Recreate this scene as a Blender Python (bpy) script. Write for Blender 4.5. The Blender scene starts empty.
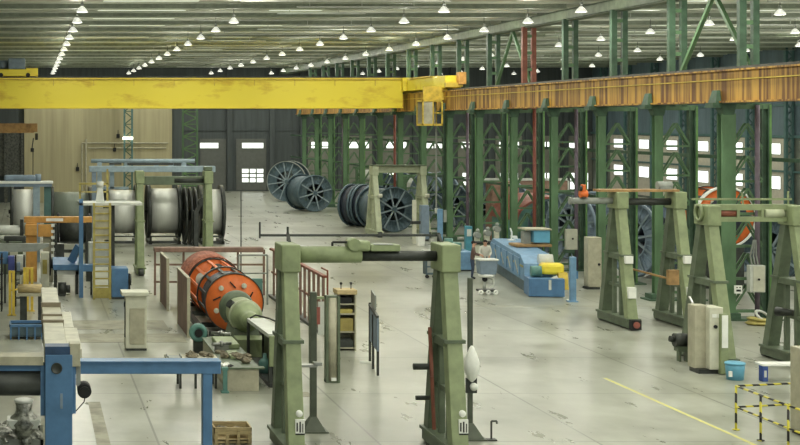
import bpy, bmesh, math, random
from mathutils import Vector, Matrix
random.seed(7)
C = bpy.context.scene.collection
PI = math.pi

# ------------------------------------------------------------------ materials
def lin(c):
    return tuple(((v/255)/12.92 if v/255 <= .04045 else ((v/255+.055)/1.055)**2.4) for v in c) + (1,)

MATS = {}
def mat(name, col, rough=.55, metal=0., var=.12, scale=3., stretch=(1, 1, 1), col2=None, bump=0., emit=0., spec=.4, lo=.3, hi=.62):
    m = bpy.data.materials.new(name); m.use_nodes = True
    nt = m.node_tree; N = nt.nodes; L = nt.links
    b = N['Principled BSDF']
    b.inputs['Roughness'].default_value = rough
    b.inputs['Metallic'].default_value = metal
    b.inputs['Specular IOR Level'].default_value = spec
    g_ = .3*col[0]+.59*col[1]+.11*col[2]
    col = tuple(v*.84+g_*.16 for v in col)
    c = lin(col)
    tc = N.new('ShaderNodeTexCoord'); mp = N.new('ShaderNodeMapping')
    mp.inputs['Scale'].default_value = stretch
    L.new(tc.outputs['Object'], mp.inputs['Vector'])
    nz = N.new('ShaderNodeTexNoise'); nz.inputs['Scale'].default_value = scale
    nz.inputs['Detail'].default_value = 5; nz.inputs['Roughness'].default_value = .6
    L.new(mp.outputs['Vector'], nz.inputs['Vector'])
    rp = N.new('ShaderNodeValToRGB')
    c2 = lin(col2) if col2 else tuple(v*(1-2.2*var) for v in c[:3])+(1,)
    c3 = tuple(min(1, v*(1+var)) for v in c[:3])+(1,)
    rp.color_ramp.elements[0].position = lo; rp.color_ramp.elements[0].color = c2
    rp.color_ramp.elements[1].position = hi; rp.color_ramp.elements[1].color = c3
    L.new(nz.outputs['Fac'], rp.inputs['Fac'])
    L.new(rp.outputs['Color'], b.inputs['Base Color'])
    if bump:
        bp = N.new('ShaderNodeBump'); bp.inputs['Strength'].default_value = bump; bp.inputs['Distance'].default_value = .02
        L.new(nz.outputs['Fac'], bp.inputs['Height']); L.new(bp.outputs['Normal'], b.inputs['Normal'])
    if emit:
        b.inputs['Emission Color'].default_value = c; b.inputs['Emission Strength'].default_value = emit
    MATS[name] = m
    return m

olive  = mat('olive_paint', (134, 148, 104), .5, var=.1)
olived = mat('olive_dark_shaded_paint', (92, 106, 82), .5, var=.12)  # dark olive parts, and the shaded copy of the olive gantry paint
sage   = mat('sage_paint', (172, 180, 146), .5, var=.08)
gutm   = mat('gutter_green', (122, 138, 108), .5, var=.12)
blue3  = mat('pale_steel_blue', (146, 168, 180), .45, var=.1)
netm   = mat('red_brown_netting', (176, 104, 78), .8, scale=9, stretch=(1, .3, 1), col2=(110, 60, 46), var=.1)
pinkm  = mat('faded_pink_sheet', (150, 116, 98), .7, var=.12)
covm   = mat('dusty_cream_cover', (184, 182, 160), .55, var=.1)
endp   = mat('dim_end_panel', (122, 124, 110), .65, var=.06)
bandm  = mat('brown_grey_band', (134, 122, 98), .6)
poleg  = mat('olive_black_paint', (80, 88, 72), .5, var=.1)
green  = mat('green_steel', (84, 120, 80), .5, var=.14, scale=2, stretch=(1, 1, .3))
greend = mat('deep_green_steel', (62, 92, 68), .55, var=.15)
teal   = mat('teal_steel', (70, 108, 104), .55, var=.12)
lgreen = mat('leaf_green_steel', (92, 138, 70), .5, var=.12)
roofgr = mat('roof_green_steel', (150, 160, 138), .55, var=.1)
yellow = mat('crane_yellow', (234, 212, 40), .45, var=.06, scale=1.2, stretch=(.35, 1, .8), col2=(196, 158, 44), lo=.28, hi=.46)
yellow2 = mat('worn_yellow', (208, 176, 50), .5, var=.15)
rungy  = mat('dull_yellow', (170, 156, 74), .5, var=.15)
orange = mat('orange_paint', (232, 106, 36), .42, var=.08)
orange2 = mat('machine_orange', (206, 146, 62), .5, var=.12)
runway = mat('rust_streaked_mustard', (192, 144, 48), .55, scale=1.6, stretch=(1, 2.6, .1), col2=(104, 68, 34), var=.1, lo=.4, hi=.58)
jibm   = mat('faded_orange_brown', (164, 126, 74), .6, var=.18)
blue   = mat('machine_blue', (74, 120, 166), .45, var=.08)
blue2  = mat('pale_blue_paint', (104, 148, 186), .45, var=.1)
blued  = mat('slate_blue_steel', (76, 98, 108), .5, .15, var=.14)
blueg  = mat('grey_blue_paint', (118, 138, 156), .5, var=.1)
blueg2 = mat('spoke_grey', (138, 156, 164), .5, var=.1)
navy   = mat('navy_drum', (44, 52, 66), .5, var=.15)
tealm  = mat('teal_paint', (84, 134, 124), .5, var=.1)
cream  = mat('cream_paint', (202, 202, 180), .5, var=.06)
creamd = mat('tan_paint', (172, 168, 142), .55, var=.1)
grey   = mat('grey_paint', (140, 146, 138), .5, var=.1)
lgrey  = mat('light_grey_paint', (196, 200, 190), .45, var=.07)
white  = mat('white_paint', (232, 234, 226), .45, var=.04)
steel  = mat('bright_steel', (150, 152, 146), .32, .75, var=.14)
dsteel = mat('dark_steel', (62, 66, 62), .45, .35, var=.2)
black  = mat('black_rubber', (24, 26, 26), .6, var=.2)
redp   = mat('red_paint', (152, 80, 66), .5, var=.12)
redb   = mat('red_brown_pipe', (136, 74, 54), .55, var=.15)
brown  = mat('brown_guard_sheet', (134, 104, 88), .6, var=.16, stretch=(1, 1, .4))
purple = mat('mauve_pipe', (112, 98, 112), .5, var=.1)
wood   = mat('raw_wood', (186, 164, 114), .7, scale=6, stretch=(.5, 4, 4), var=.2)
silver = mat('silver_wire', (214, 216, 206), .38, .25, var=.08, scale=40, stretch=(6, .05, .05), bump=.3)
silverd = mat('dull_wire', (122, 132, 118), .45, .15, var=.14, scale=40, stretch=(6, .05, .05), bump=.3)
cyan   = mat('light_blue_plastic', (96, 172, 206), .35, var=.05)
scrapm = mat('crumpled_foil', (168, 170, 160), .35, .5, scale=9, col2=(40, 42, 38), var=.1, bump=1.)
ragm   = mat('rag_cloth', (138, 128, 104), .9, scale=6, col2=(58, 56, 46), var=.1, bump=.8)
skin   = mat('skin_tone', (196, 148, 118), .5, var=.04)
jacket = mat('brown_jacket', (104, 80, 72), .85, var=.12)
shirt  = mat('pale_shirt', (206, 204, 190), .85, var=.06)
denim  = mat('navy_trousers', (58, 70, 92), .85, var=.12)
hairm  = mat('dark_hair', (30, 26, 22), .6, var=.1)
lampw  = mat('lamp_shade_white', (246, 247, 236), .4, var=.02, emit=.55)
glow   = mat('lamp_glow', (255, 252, 232), .4, var=.0, emit=5.)
pane   = mat('daylit_glass', (240, 246, 240), .3, var=.0, emit=1.7)
skyl   = mat('glowing_skylight_sheet', (206, 216, 190), .4, var=.1, emit=.95, scale=1.2)  # emission also stands in for bright reflections on the roof sheet
endw   = mat('slate_cladding', (70, 78, 78), .7, scale=2, stretch=(2, 1, .1), var=.12)
upperw = mat('blue_slate_cladding', (92, 114, 122), .7, scale=2, stretch=(.6, .6, .1), var=.12)
lowerw = mat('dull_green_grey_wall', (104, 112, 100), .7, scale=1, var=.12)
doorm  = mat('grey_door_panel', (92, 96, 90), .6, var=.06)
panelc = mat('beige_wall_panel', (186, 180, 160), .65, var=.05)
creamw = mat('cream_cladding', (166, 158, 120), .7, scale=1.4, stretch=(1.6, 1, .06), var=.09)
meshm  = mat('dark_netting', (86, 88, 80), .8, scale=7, col2=(44, 48, 46), var=.12)
yline  = mat('yellow_floor_paint', (204, 200, 92), .6, scale=8, col2=(186, 184, 140), var=.06)

def striped():
    m = bpy.data.materials.new('hazard_stripe'); m.use_nodes = True
    N = m.node_tree.nodes; L = m.node_tree.links; b = N['Principled BSDF']; b.inputs['Roughness'].default_value = .5
    tc = N.new('ShaderNodeTexCoord'); sp = N.new('ShaderNodeSeparateXYZ'); L.new(tc.outputs['Object'], sp.inputs[0])
    a = N.new('ShaderNodeMath'); a.operation = 'ADD'; L.new(sp.outputs[0], a.inputs[0]); L.new(sp.outputs[1], a.inputs[1])
    a2 = N.new('ShaderNodeMath'); a2.operation = 'ADD'; L.new(a.outputs[0], a2.inputs[0]); L.new(sp.outputs[2], a2.inputs[1])
    k = N.new('ShaderNodeMath'); k.operation = 'MULTIPLY'; k.inputs[1].default_value = 2.2; L.new(a2.outputs[0], k.inputs[0])
    f = N.new('ShaderNodeMath'); f.operation = 'FRACT'; L.new(k.outputs[0], f.inputs[0])
    g = N.new('ShaderNodeMath'); g.operation = 'GREATER_THAN'; g.inputs[1].default_value = .5; L.new(f.outputs[0], g.inputs[0])
    mx = N.new('ShaderNodeMix'); mx.data_type = 'RGBA'; mx.inputs[6].default_value = lin((214, 204, 70)); mx.inputs[7].default_value = lin((26, 26, 24))
    L.new(g.outputs[0], mx.inputs[0]); L.new(mx.outputs[2], b.inputs['Base Color'])
    return m
hazard = striped()

def floor_material():
    m = bpy.data.materials.new('sealed_concrete'); m.use_nodes = True
    N = m.node_tree.nodes; L = m.node_tree.links; b = N['Principled BSDF']
    tc = N.new('ShaderNodeTexCoord')
    n1 = N.new('ShaderNodeTexNoise'); n1.inputs['Scale'].default_value = .11; n1.inputs['Detail'].default_value = 6; n1.inputs['Roughness'].default_value = .62
    L.new(tc.outputs['Object'], n1.inputs['Vector'])
    r1 = N.new('ShaderNodeValToRGB')
    e = r1.color_ramp.elements
    e[0].position = .32; e[0].color = lin((128, 130, 116)); e[1].position = .68; e[1].color = lin((184, 187, 175))
    L.new(n1.outputs['Fac'], r1.inputs['Fac'])
    mp = N.new('ShaderNodeMapping'); mp.inputs['Scale'].default_value = (.5, .12, 1)
    L.new(tc.outputs['Object'], mp.inputs['Vector'])
    n2 = N.new('ShaderNodeTexNoise'); n2.inputs['Scale'].default_value = 2.2; n2.inputs['Detail'].default_value = 7; n2.inputs['Roughness'].default_value = .7
    L.new(mp.outputs['Vector'], n2.inputs['Vector'])
    r2 = N.new('ShaderNodeValToRGB'); e = r2.color_ramp.elements
    e[0].position = .36; e[0].color = (.72, .72, .68, 1); e[1].position = .56; e[1].color = (1, 1, 1, 1)
    L.new(n2.outputs['Fac'], r2.inputs['Fac'])
    mx = N.new('ShaderNodeMix'); mx.data_type = 'RGBA'; mx.blend_type = 'MULTIPLY'; mx.inputs[0].default_value = .8
    L.new(r1.outputs['Color'], mx.inputs[6]); L.new(r2.outputs['Color'], mx.inputs[7])
    # fine dark scuffs
    n4 = N.new('ShaderNodeTexNoise'); n4.inputs['Scale'].default_value = .55; n4.inputs['Detail'].default_value = 5; n4.inputs['Roughness'].default_value = .55
    L.new(tc.outputs['Object'], n4.inputs['Vector'])
    r4 = N.new('ShaderNodeValToRGB'); e = r4.color_ramp.elements
    e[0].position = .34; e[0].color = (.62, .62, .57, 1); e[1].position = .56; e[1].color = (1, 1, 1, 1)
    L.new(n4.outputs['Fac'], r4.inputs['Fac'])
    mx3 = N.new('ShaderNodeMix'); mx3.data_type = 'RGBA'; mx3.blend_type = 'MULTIPLY'; mx3.inputs[0].default_value = .55
    L.new(mx.outputs[2], mx3.inputs[6]); L.new(r4.outputs['Color'], mx3.inputs[7])
    mb = N.new('ShaderNodeMapping'); mb.inputs['Location'].default_value = (-2.8, -3.6, 0)
    L.new(tc.outputs['Object'], mb.inputs['Vector'])
    br = N.new('ShaderNodeTexBrick'); br.offset = 0; br.inputs['Scale'].default_value = 1
    br.inputs['Brick Width'].default_value = 4.8; br.inputs['Row Height'].default_value = 5.85
    br.inputs['Mortar Size'].default_value = .03; br.inputs['Mortar Smooth'].default_value = .3
    br.inputs['Color1'].default_value = (1, 1, 1, 1); br.inputs['Color2'].default_value = (.8, .8, .79, 1); br.inputs['Mortar'].default_value = (.3, .3, .27, 1)
    L.new(mb.outputs['Vector'], br.inputs['Vector'])
    mx2 = N.new('ShaderNodeMix'); mx2.data_type = 'RGBA'; mx2.blend_type = 'MULTIPLY'; mx2.inputs[0].default_value = .85
    L.new(mx3.outputs[2], mx2.inputs[6]); L.new(br.outputs['Color'], mx2.inputs[7])
    L.new(mx2.outputs[2], b.inputs['Base Color'])
    rr = N.new('ShaderNodeMapRange'); rr.inputs[3].default_value = .16; rr.inputs[4].default_value = .46
    L.new(n2.outputs['Fac'], rr.inputs[0]); L.new(rr.outputs[0], b.inputs['Roughness'])
    b.inputs['Specular IOR Level'].default_value = .5
    return m
floorm = floor_material()

def roof_material():
    m = bpy.data.materials.new('ribbed_roof_sheet'); m.use_nodes = True
    N = m.node_tree.nodes; L = m.node_tree.links; b = N['Principled BSDF']
    tc = N.new('ShaderNodeTexCoord')
    mp = N.new('ShaderNodeMapping'); mp.inputs['Scale'].default_value = (.08, .9, 1); L.new(tc.outputs['Object'], mp.inputs['Vector'])
    n = N.new('ShaderNodeTexNoise'); n.inputs['Scale'].default_value = 1.; n.inputs['Detail'].default_value = 4; L.new(mp.outputs['Vector'], n.inputs['Vector'])
    r = N.new('ShaderNodeValToRGB'); e = r.color_ramp.elements
    e[0].position = .35; e[0].color = lin((160, 164, 146)); e[1].position = .62; e[1].color = lin((238, 240, 226))
    L.new(n.outputs['Fac'], r.inputs['Fac']); L.new(r.outputs['Color'], b.inputs['Base Color'])
    b.inputs['Roughness'].default_value = .45; b.inputs['Metallic'].default_value = .3
    return m
roofm = roof_material()

# ------------------------------------------------------------------ mesh builder
class MB:
    def __init__(s): s.bm = bmesh.new()
    def _hexa(s, c, bv=0):
        v = [s.bm.verts.new(p) for p in c]
        fs = [s.bm.faces.new([v[i] for i in f]) for f in ((3, 2, 1, 0), (4, 5, 6, 7), (0, 1, 5, 4), (1, 2, 6, 5), (2, 3, 7, 6), (3, 0, 4, 7))]
        if bv:
            es = list({e for f in fs for e in f.edges})
            bmesh.ops.bevel(s.bm, geom=es, offset=bv, segments=2, affect='EDGES', profile=.5)
        return s
    def box(s, x0, x1, y0, y1, z0, z1, bv=0):
        return s._hexa([(x0, y0, z0), (x1, y0, z0), (x1, y1, z0), (x0, y1, z0), (x0, y0, z1), (x1, y0, z1), (x1, y1, z1), (x0, y1, z1)], bv)
    def taper(s, p0, a0, b0, p1, a1, b1, bv=0):
        # frustum between horizontal rectangles: (full width x, full depth y) at p0 and p1
        c = []
        for p, a, b in ((p0, a0, b0), (p1, a1, b1)):
            c += [(p[0]-a/2, p[1]-b/2, p[2]), (p[0]+a/2, p[1]-b/2, p[2]), (p[0]+a/2, p[1]+b/2, p[2]), (p[0]-a/2, p[1]+b/2, p[2])]
        return s._hexa(c, bv)
    def beam(s, p, q, w, h, up=(0, 0, 1), bv=0):
        p = Vector(p); q = Vector(q); d = (q-p).normalized(); u = Vector(up)
        if abs(d.dot(u)) > .98: u = Vector((0, 1, 0))
        r = d.cross(u).normalized(); u = r.cross(d).normalized()
        c = []
        for e in (p, q):
            c += [e-r*w/2-u*h/2, e+r*w/2-u*h/2, e+r*w/2+u*h/2, e-r*w/2+u*h/2]
        return s._hexa(c, bv)
    def cyl(s, p, q, r0, r1=None, n=16, cap=True):
        p = Vector(p); q = Vector(q); r1 = r0 if r1 is None else r1
        d = (q-p).normalized(); u = Vector((0, 0, 1)) if abs(d.z) < .9 else Vector((1, 0, 0))
        a = d.cross(u).normalized(); b = d.cross(a)
        A = []; B = []
        for i in range(n):
            t = 2*PI*i/n; o = a*math.cos(t)+b*math.sin(t)
            A.append(s.bm.verts.new(p+o*r0)); B.append(s.bm.verts.new(q+o*r1))
        for i in range(n):
            f = s.bm.faces.new((A[i], A[(i+1) % n], B[(i+1) % n], B[i])); f.smooth = n > 8
        if cap: s.bm.faces.new(A[::-1]); s.bm.faces.new(B)
        return s
    def lathe(s, c, axis, prof, n=40, closed=True):
        # prof: list of (offset along axis, radius); closed loops make rings
        c = Vector(c); d = Vector(axis).normalized(); u = Vector((0, 0, 1)) if abs(d.z) < .9 else Vector((1, 0, 0))
        a = d.cross(u).normalized(); b = d.cross(a)
        R = [[s.bm.verts.new(c+d*t+(a*math.cos(2*PI*i/n)+b*math.sin(2*PI*i/n))*r) for i in range(n)] for t, r in prof]
        m = len(R)
        for j in range(m if closed else m-1):
            P, Q = R[j], R[(j+1) % m]
            for i in range(n):
                f = s.bm.faces.new((P[i], P[(i+1) % n], Q[(i+1) % n], Q[i])); f.smooth = True
        if not closed:
            if prof[0][1] > .001: s.bm.faces.new(R[0][::-1])
            if prof[-1][1] > .001: s.bm.faces.new(R[-1])
        return s
    def tube(s, pts, r, n=8):
        for i in range(len(pts)-1): s.cyl(pts[i], pts[i+1], r, n=n)
        return s
    def prism(s, pts, y0, y1):
        A = [s.bm.verts.new((x, y0, z)) for x, z in pts]; B = [s.bm.verts.new((x, y1, z)) for x, z in pts]
        n = len(pts)
        for i in range(n): s.bm.faces.new((A[i], A[(i+1) % n], B[(i+1) % n], B[i]))
        s.bm.faces.new(A[::-1]); s.bm.faces.new(B); return s
    def prismx(s, pts, x0, x1):
        A = [s.bm.verts.new((x0, y, z)) for y, z in pts]; B = [s.bm.verts.new((x1, y, z)) for y, z in pts]
        n = len(pts)
        for i in range(n): s.bm.faces.new((A[i], A[(i+1) % n], B[(i+1) % n], B[i]))
        s.bm.faces.new(A[::-1]); s.bm.faces.new(B); return s
    def sphere(s, c, r, sc=(1, 1, 1), n=12):
        M = Matrix.Translation(c) @ Matrix.Diagonal((sc[0], sc[1], sc[2], 1))
        g = bmesh.ops.create_uvsphere(s.bm, u_segments=n, v_segments=max(6, n//2+2), radius=r, matrix=M)
        for v in g['verts']:
            for f in v.link_faces: f.smooth = True
        return s
    def lumps(s, x0, x1, y0, y1, z, n, r0, r1):
        for _ in range(n):
            r = random.uniform(r0, r1)
            M = Matrix.Translation((random.uniform(x0, x1), random.uniform(y0, y1), z+r*random.uniform(.2, .7))) @ Matrix.Rotation(random.uniform(0, 6), 4, 'Z') @ Matrix.Diagonal((random.uniform(.8, 1.8), random.uniform(.6, 1.3), random.uniform(.4, .8), 1))
            g = bmesh.ops.create_icosphere(s.bm, subdivisions=2, radius=r, matrix=M)
            for v in g['verts']: v.co += Vector((random.uniform(-1, 1), random.uniform(-1, 1), random.uniform(-1, 1)))*r*.16
        return s
    def to(s, name, m, parent=None, label=None, loc=None):
        bmesh.ops.recalc_face_normals(s.bm, faces=s.bm.faces)
        me = bpy.data.meshes.new(name)
        off = Vector((0, 0, 0))
        if parent is not None:
            r = parent
            while r.parent: r = r.parent
            off = Vector(r.location)
        elif loc is not None: off = Vector(loc)
        if off.length: bmesh.ops.translate(s.bm, verts=s.bm.verts, vec=-off)
        s.bm.to_mesh(me); s.bm.free()
        me.materials.append(m)
        o = bpy.data.objects.new(name, me); C.objects.link(o)
        if parent is not None: o.parent = parent
        elif loc is not None: o.location = off
        if label: o['label'] = label
        return o

def tag(o, label=None, cat=None, group=None, kind=None):
    if label: o['label'] = label
    if cat: o['category'] = cat
    if group: o['group'] = group
    if kind: o['kind'] = kind
    return o
def T(name, label, cat, loc=(0, 0, 0), group=None):
    o = bpy.data.objects.new(name, None); C.objects.link(o); o.location = loc; o.empty_display_size = .2
    return tag(o, label, cat, group)
def copy_tree(o, parent=None):
    c = o.copy(); C.objects.link(c)
    if parent is not None: c.parent = parent
    for ch in list(o.children): copy_tree(ch, c)
    return c
def dup(o, loc, label, group=None, rz=None):
    c = copy_tree(o); c.location = loc; c['label'] = label
    if group: c['group'] = group
    if rz is not None: c.rotation_euler = (0, 0, rz)
    return c
def S(o): o['kind'] = 'structure'; return o

# image frame of the photograph: focal length 1500 px, eye 7 m above the floor, looking along +Y
F = 1500.; H = 7.
def gd(py): return F*H/(py-122)
def X(px, d): return (px-30)*d/F
def Z(py, d): return H-(py-122)*d/F

# ------------------------------------------------------------------ setting
ENDY = 152.; RX = 57.; LX = -6.; RZ = 12.62
S(MB().box(LX, RX, -12, ENDY+.3, -.2, 0).to('floor', floorm))
# roof: sheet with skylight bays and purlins
COLY = [53.2+5.85*k for k in range(-11, 17)]
mb = MB().box(LX, RX, -12, ENDY+.3, RZ, RZ+.15)
y = -8.0
while y < ENDY:
    mb.box(LX, RX, y-.06, y+.06, RZ-.1, RZ); y += 1.95
S(mb.to('ceiling', roofm))
for i, y in enumerate(COLY):
    if y < 40: continue
    for a, b in ((LX, 25.3), (25.9, RX)):
        S(MB().box(a, b, y-.13, y+.13, RZ-.27, RZ-.24).box(a, b, y-.02, y+.02, RZ-.25, RZ-.02).box(a, b, y-.13, y+.13, RZ-.03, RZ+.01).to('trim_%d' % (i*2+(a > 0)), roofgr))
w = 0
for i, y in enumerate(COLY):
    if y < 40 or y > 146: continue
    for k, (a, b) in enumerate(((3.4, 7.8), (12.0, 14.6), (28.5, 31.5), (36, 39.5), (43.6, 46.6))):
        if (k in (1, 4) and i % 2) or (k == 0 and i % 5 == 2): continue
        w += 1
        S(MB().box(a, b, y+1.2, y+4.6, RZ-.04, RZ-.005).to('window_%d' % w, skyl))
# conduits and sprinkler pipes under the roof
for k in range(20):
    y = 66+k*4.1+random.uniform(-1.2, 1.2); a = random.uniform(8, 16); b = a+random.uniform(4, 12)
    if b > 24.5: b = 24.5
    t = MB().cyl((a, y, 12.3), (b, y, 12.3), .045, n=6)
    x = a+.6
    while x < b:
        t.cyl((x, y, 12.3), (x, y, 12.6), .02, n=5); x += 2.4
    tag(t.to('ceiling_pipe', lgrey), 'thin pale pipe hung crosswise under the roof beams', 'pipe', 'thin crosswise pipes under the roof')
for k in range(16):
    y = 60+k*5.3+random.uniform(-1.2, 1.2); a = random.uniform(27, 36); b = a+random.uniform(8, 16)
    t = MB().cyl((a, y, 12.28), (b, y, 12.28), .05, n=6)
    x = a+.6
    while x < b:
        t.cyl((x, y, 12.28), (x, y, 12.6), .02, n=5); x += 2.4
    tag(t.to('ceiling_pipe', lgrey), 'thin pale pipe hung crosswise under the roof beams', 'pipe', 'thin crosswise pipes under the roof')
S(MB().box(25.25, 25.95, 20, ENDY, 11.8, 11.86).box(25.55, 25.65, 20, ENDY, 11.8, 12.3).box(25.25, 25.95, 20, ENDY, 12.26, 12.32).box(25.25, 25.3, 20, ENDY, 11.82, 12.3).to('trim_gutter', gutm))

# end wall, right wall, left wall, cream cladding wall
S(MB().box(LX, RX+.3, ENDY, ENDY+.3, 0, RZ).to('wall_end', endw))
mb = MB()
for x in (20.2, 24.5, 27.6, 31.4, 35.2, 39, 42.8, 46.6, 50.4, 54.2):
    mb.box(x-.25, x+.25, ENDY-.35, ENDY, 0, RZ)
for z in (6.2, 8.4, 10.6): mb.box(12.5, RX, ENDY-.12, ENDY, z-.08, z+.08)
S(mb.to('trim_end_posts', endw))
for i, (a, b) in enumerate(((X(200, ENDY), X(226, ENDY)), (X(236, ENDY), X(266, ENDY)))):
    S(MB().box(a, b, ENDY-.06, ENDY-.005, 0.1, 5.3).box(a, b, ENDY-.09, ENDY-.06, 2.55, 2.65).box(a, a+.1, ENDY-.1, ENDY-.06, .1, 5.3).box(b-.1, b, ENDY-.1, ENDY-.06, .1, 5.3).to('door_%d' % (i+1), doorm))
def window(n, x0, x1, z0, z1, nx, nz, yw=None):
    y = (yw if yw else ENDY)-.1
    o = S(MB().box(x0-.06, x1+.06, y-.03, y, z0-.06, z0).box(x0-.06, x1+.06, y-.03, y, z1, z1+.06).box(x0-.06, x0, y-.03, y, z0, z1).box(x1, x1+.06, y-.03, y, z0, z1).to('window_end_%d' % n, grey))
    m = MB().box(x0, x1, y-.012, y, z0, z1); m.to('pane', pane, o)
    m = MB()
    for k in range(1, nx): xx = x0+(x1-x0)*k/nx; m.box(xx-.075, xx+.075, y-.05, y-.012, z0, z1)
    for k in range(1, nz): zz = z0+(z1-z0)*k/nz; m.box(x0, x1, y-.03, y-.012, zz-.07, zz+.07)
    if nx*nz > 1: m.to('glazing_bars', olived, o)
    else: m.bm.free()
window(1, X(200, ENDY), X(218, ENDY), Z(148, ENDY), Z(143, ENDY), 1, 1)
window(2, X(242, ENDY), X(263, ENDY), Z(148, ENDY), Z(143, ENDY), 1, 1)
window(3, X(242, ENDY), X(263, ENDY), Z(182, ENDY), Z(169, ENDY), 3, 3)
n = 4
for q, x in enumerate((29.5, 33.3, 37.1, 40.9, 44.7, 48.5, 52.3, 55.6)):
    S(MB().box(x-1.35, x+1.35, ENDY-.06, ENDY, .2, 5.6).to('trim_end_panel_%d' % q, endp))
    window(n, x-1, x+1, Z(148, ENDY), Z(142, ENDY), 2, 1); n += 1
    if x > 35: window(n, x-.9, x+.9, Z(189, ENDY), Z(173, ENDY), 2, 2); n += 1
# right wall
S(MB().box(RX, RX+.3, -12, ENDY, 5.9, RZ).to('wall_right_upper', upperw))
S(MB().box(RX, RX+.3, -12, ENDY, 0, 5.9).to('wall_right', lowerw))
S(MB().box(RX-.2, RX, 60, ENDY, 5.8, 6.0).box(RX-.2, RX, 60, ENDY, 3.2, 3.34).box(RX-.15, RX, 60, ENDY, 8.2, 8.35).to('trim_right_girts', teal))
k = 0
for j in range(13):
    y = 72.5+6.05*j
    S(MB().box(RX-.06, RX, y-2.1, y+2.1, .2, 5.75).to('trim_right_panel_%d' % j, panelc))
    for z0, z1 in ((4.55, 5.35), (1.9, 2.85)):
        k += 1
        o = S(MB().box(RX-.1, RX-.06, y-1.15, y+1.15, z0-.05, z0).box(RX-.1, RX-.06, y-1.15, y+1.15, z1, z1+.05).box(RX-.1, RX-.06, y-1.15, y-1.1, z0, z1).box(RX-.1, RX-.06, y+1.1, y+1.15, z0, z1).to('window_right_%d' % k, grey))
        MB().box(RX-.08, RX-.062, y-1.1, y+1.1, z0, z1).to('pane', pane, o)
    yc = y+3.02
    t = MB().box(RX-.75, RX-.55, yc-.15, yc+.15, 0, RZ).box(RX-.25, RX-.1, yc-.15, yc+.15, 0, RZ)
    z = .4
    while z < 12:
        t.beam((RX-.65, yc, z), (RX-.2, yc, z+.5), .07, .07).beam((RX-.2, yc, z+.5), (RX-.65, yc, z+1), .07, .07); z += 1.
    S(t.to('trim_right_post_%d' % j, teal))
S(MB().box(LX-.3, LX, -12, ENDY, 0, RZ).to('wall_left', lowerw))
CW = 130.
S(MB().box(-.5, X(172, CW), CW, CW+.3, 0, 10.3).to('wall_cream', creamw))
S(MB().box(X(172, CW), X(182, CW), CW+.3, CW+.6, 0, 10.4).to('wall_recess', endw))
S(MB().box(LX, -.5, CW+.6, CW+.9, 0, 10.3).to('wall_back_left', endw))
tag(MB().box(-3.6, X(21, CW), CW-.1, CW+.05, Z(176, CW), Z(133, CW)).box(X(4, CW), X(7.5, CW), CW-.25, CW-.1, 0, Z(124, CW)).box(X(21, CW), X(23.5, CW), CW-.25, CW-.1, 0, Z(124, CW)).to('netting_screen', meshm), 'dark grey mottled netting screen left of the cream wall', 'screen')
# conduits and boxes on the cream wall
tag(MB().tube([(X(82, CW), CW-.1, 0), (X(82, CW), CW-.1, Z(143, CW)), (X(168, CW), CW-.1, Z(143, CW))], .07).tube([(X(86, CW), CW-.1, 0), (X(86, CW), CW-.1, Z(139, CW))], .09).tube([(X(88, CW), CW-.1, Z(148, CW)), (X(166, CW), CW-.1, Z(148, CW))], .06).to('wall_conduit', creamd), 'tan conduit pipes running up and across the cream wall', 'pipe')
for px, py, l in ((77.5, 169, 'small black junction box low on the cream wall'), (114.5, 149.5, 'small black junction box beside lattice post, lower of two'), (118, 136, 'small black junction box beside lattice post, upper of two')):
    tag(MB().box(X(px-1.6, CW), X(px+1.6, CW), CW-.2, CW, Z(py+2, CW), Z(py-2, CW), .02).box(X(px-.8, CW), X(px+.8, CW), CW-.23, CW-.2, Z(py+1, CW), Z(py-1, CW)).cyl((X(px, CW), CW-.08, Z(py-2, CW)), (X(px, CW), CW-.08, Z(py-6, CW)), .03, n=6).to('junction_box', black), l, 'junction box')

# lamps: real lights follow the same rows, also towards and behind the camera
ROWX = [2.24, 9.7, 17.8, 23.7, 33., 40.7, 48.]
ROWN = ['leftmost ceiling row', 'second ceiling row from the left', 'third ceiling row from the left', 'ceiling row along the roof girder',
        'first ceiling row beyond the columns', 'second ceiling row beyond the columns', 'third ceiling row beyond the columns']
ORD = ['nearest', 'second nearest', 'third nearest', 'fourth nearest', 'fifth nearest', 'sixth nearest', 'seventh nearest', 'eighth nearest', 'ninth nearest', 'tenth nearest', 'eleventh nearest', 'twelfth nearest', 'thirteenth nearest', 'fourteenth nearest']
LS = .8
lamp0 = T('bell_lamp', 'x', 'ceiling lamp')
MB().lathe((0, 0, 0), (0, 0, 1), [(-.17, .3), (-.12, .285), (.0, .2), (.1, .1), (.14, .06), (.13, .04), (.09, .08), (-.01, .18), (-.12, .265), (-.17, .285)], 20).to('shade', lampw, lamp0)
MB().lathe((0, 0, -.15), (0, 0, 1), [(-.03, .001), (-.02, .2), (0, .262), (.01, .262), (.02, .001)], 20, False).to('diffuser', glow, lamp0)
MB().cyl((0, 0, .13), (0, 0, .34), .085, .07, 12).to('ballast', grey, lamp0)
MB().cyl((0, 0, .34), (0, 0, .76), .015, n=6).to('rod', dsteel, lamp0)
first = True
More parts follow.
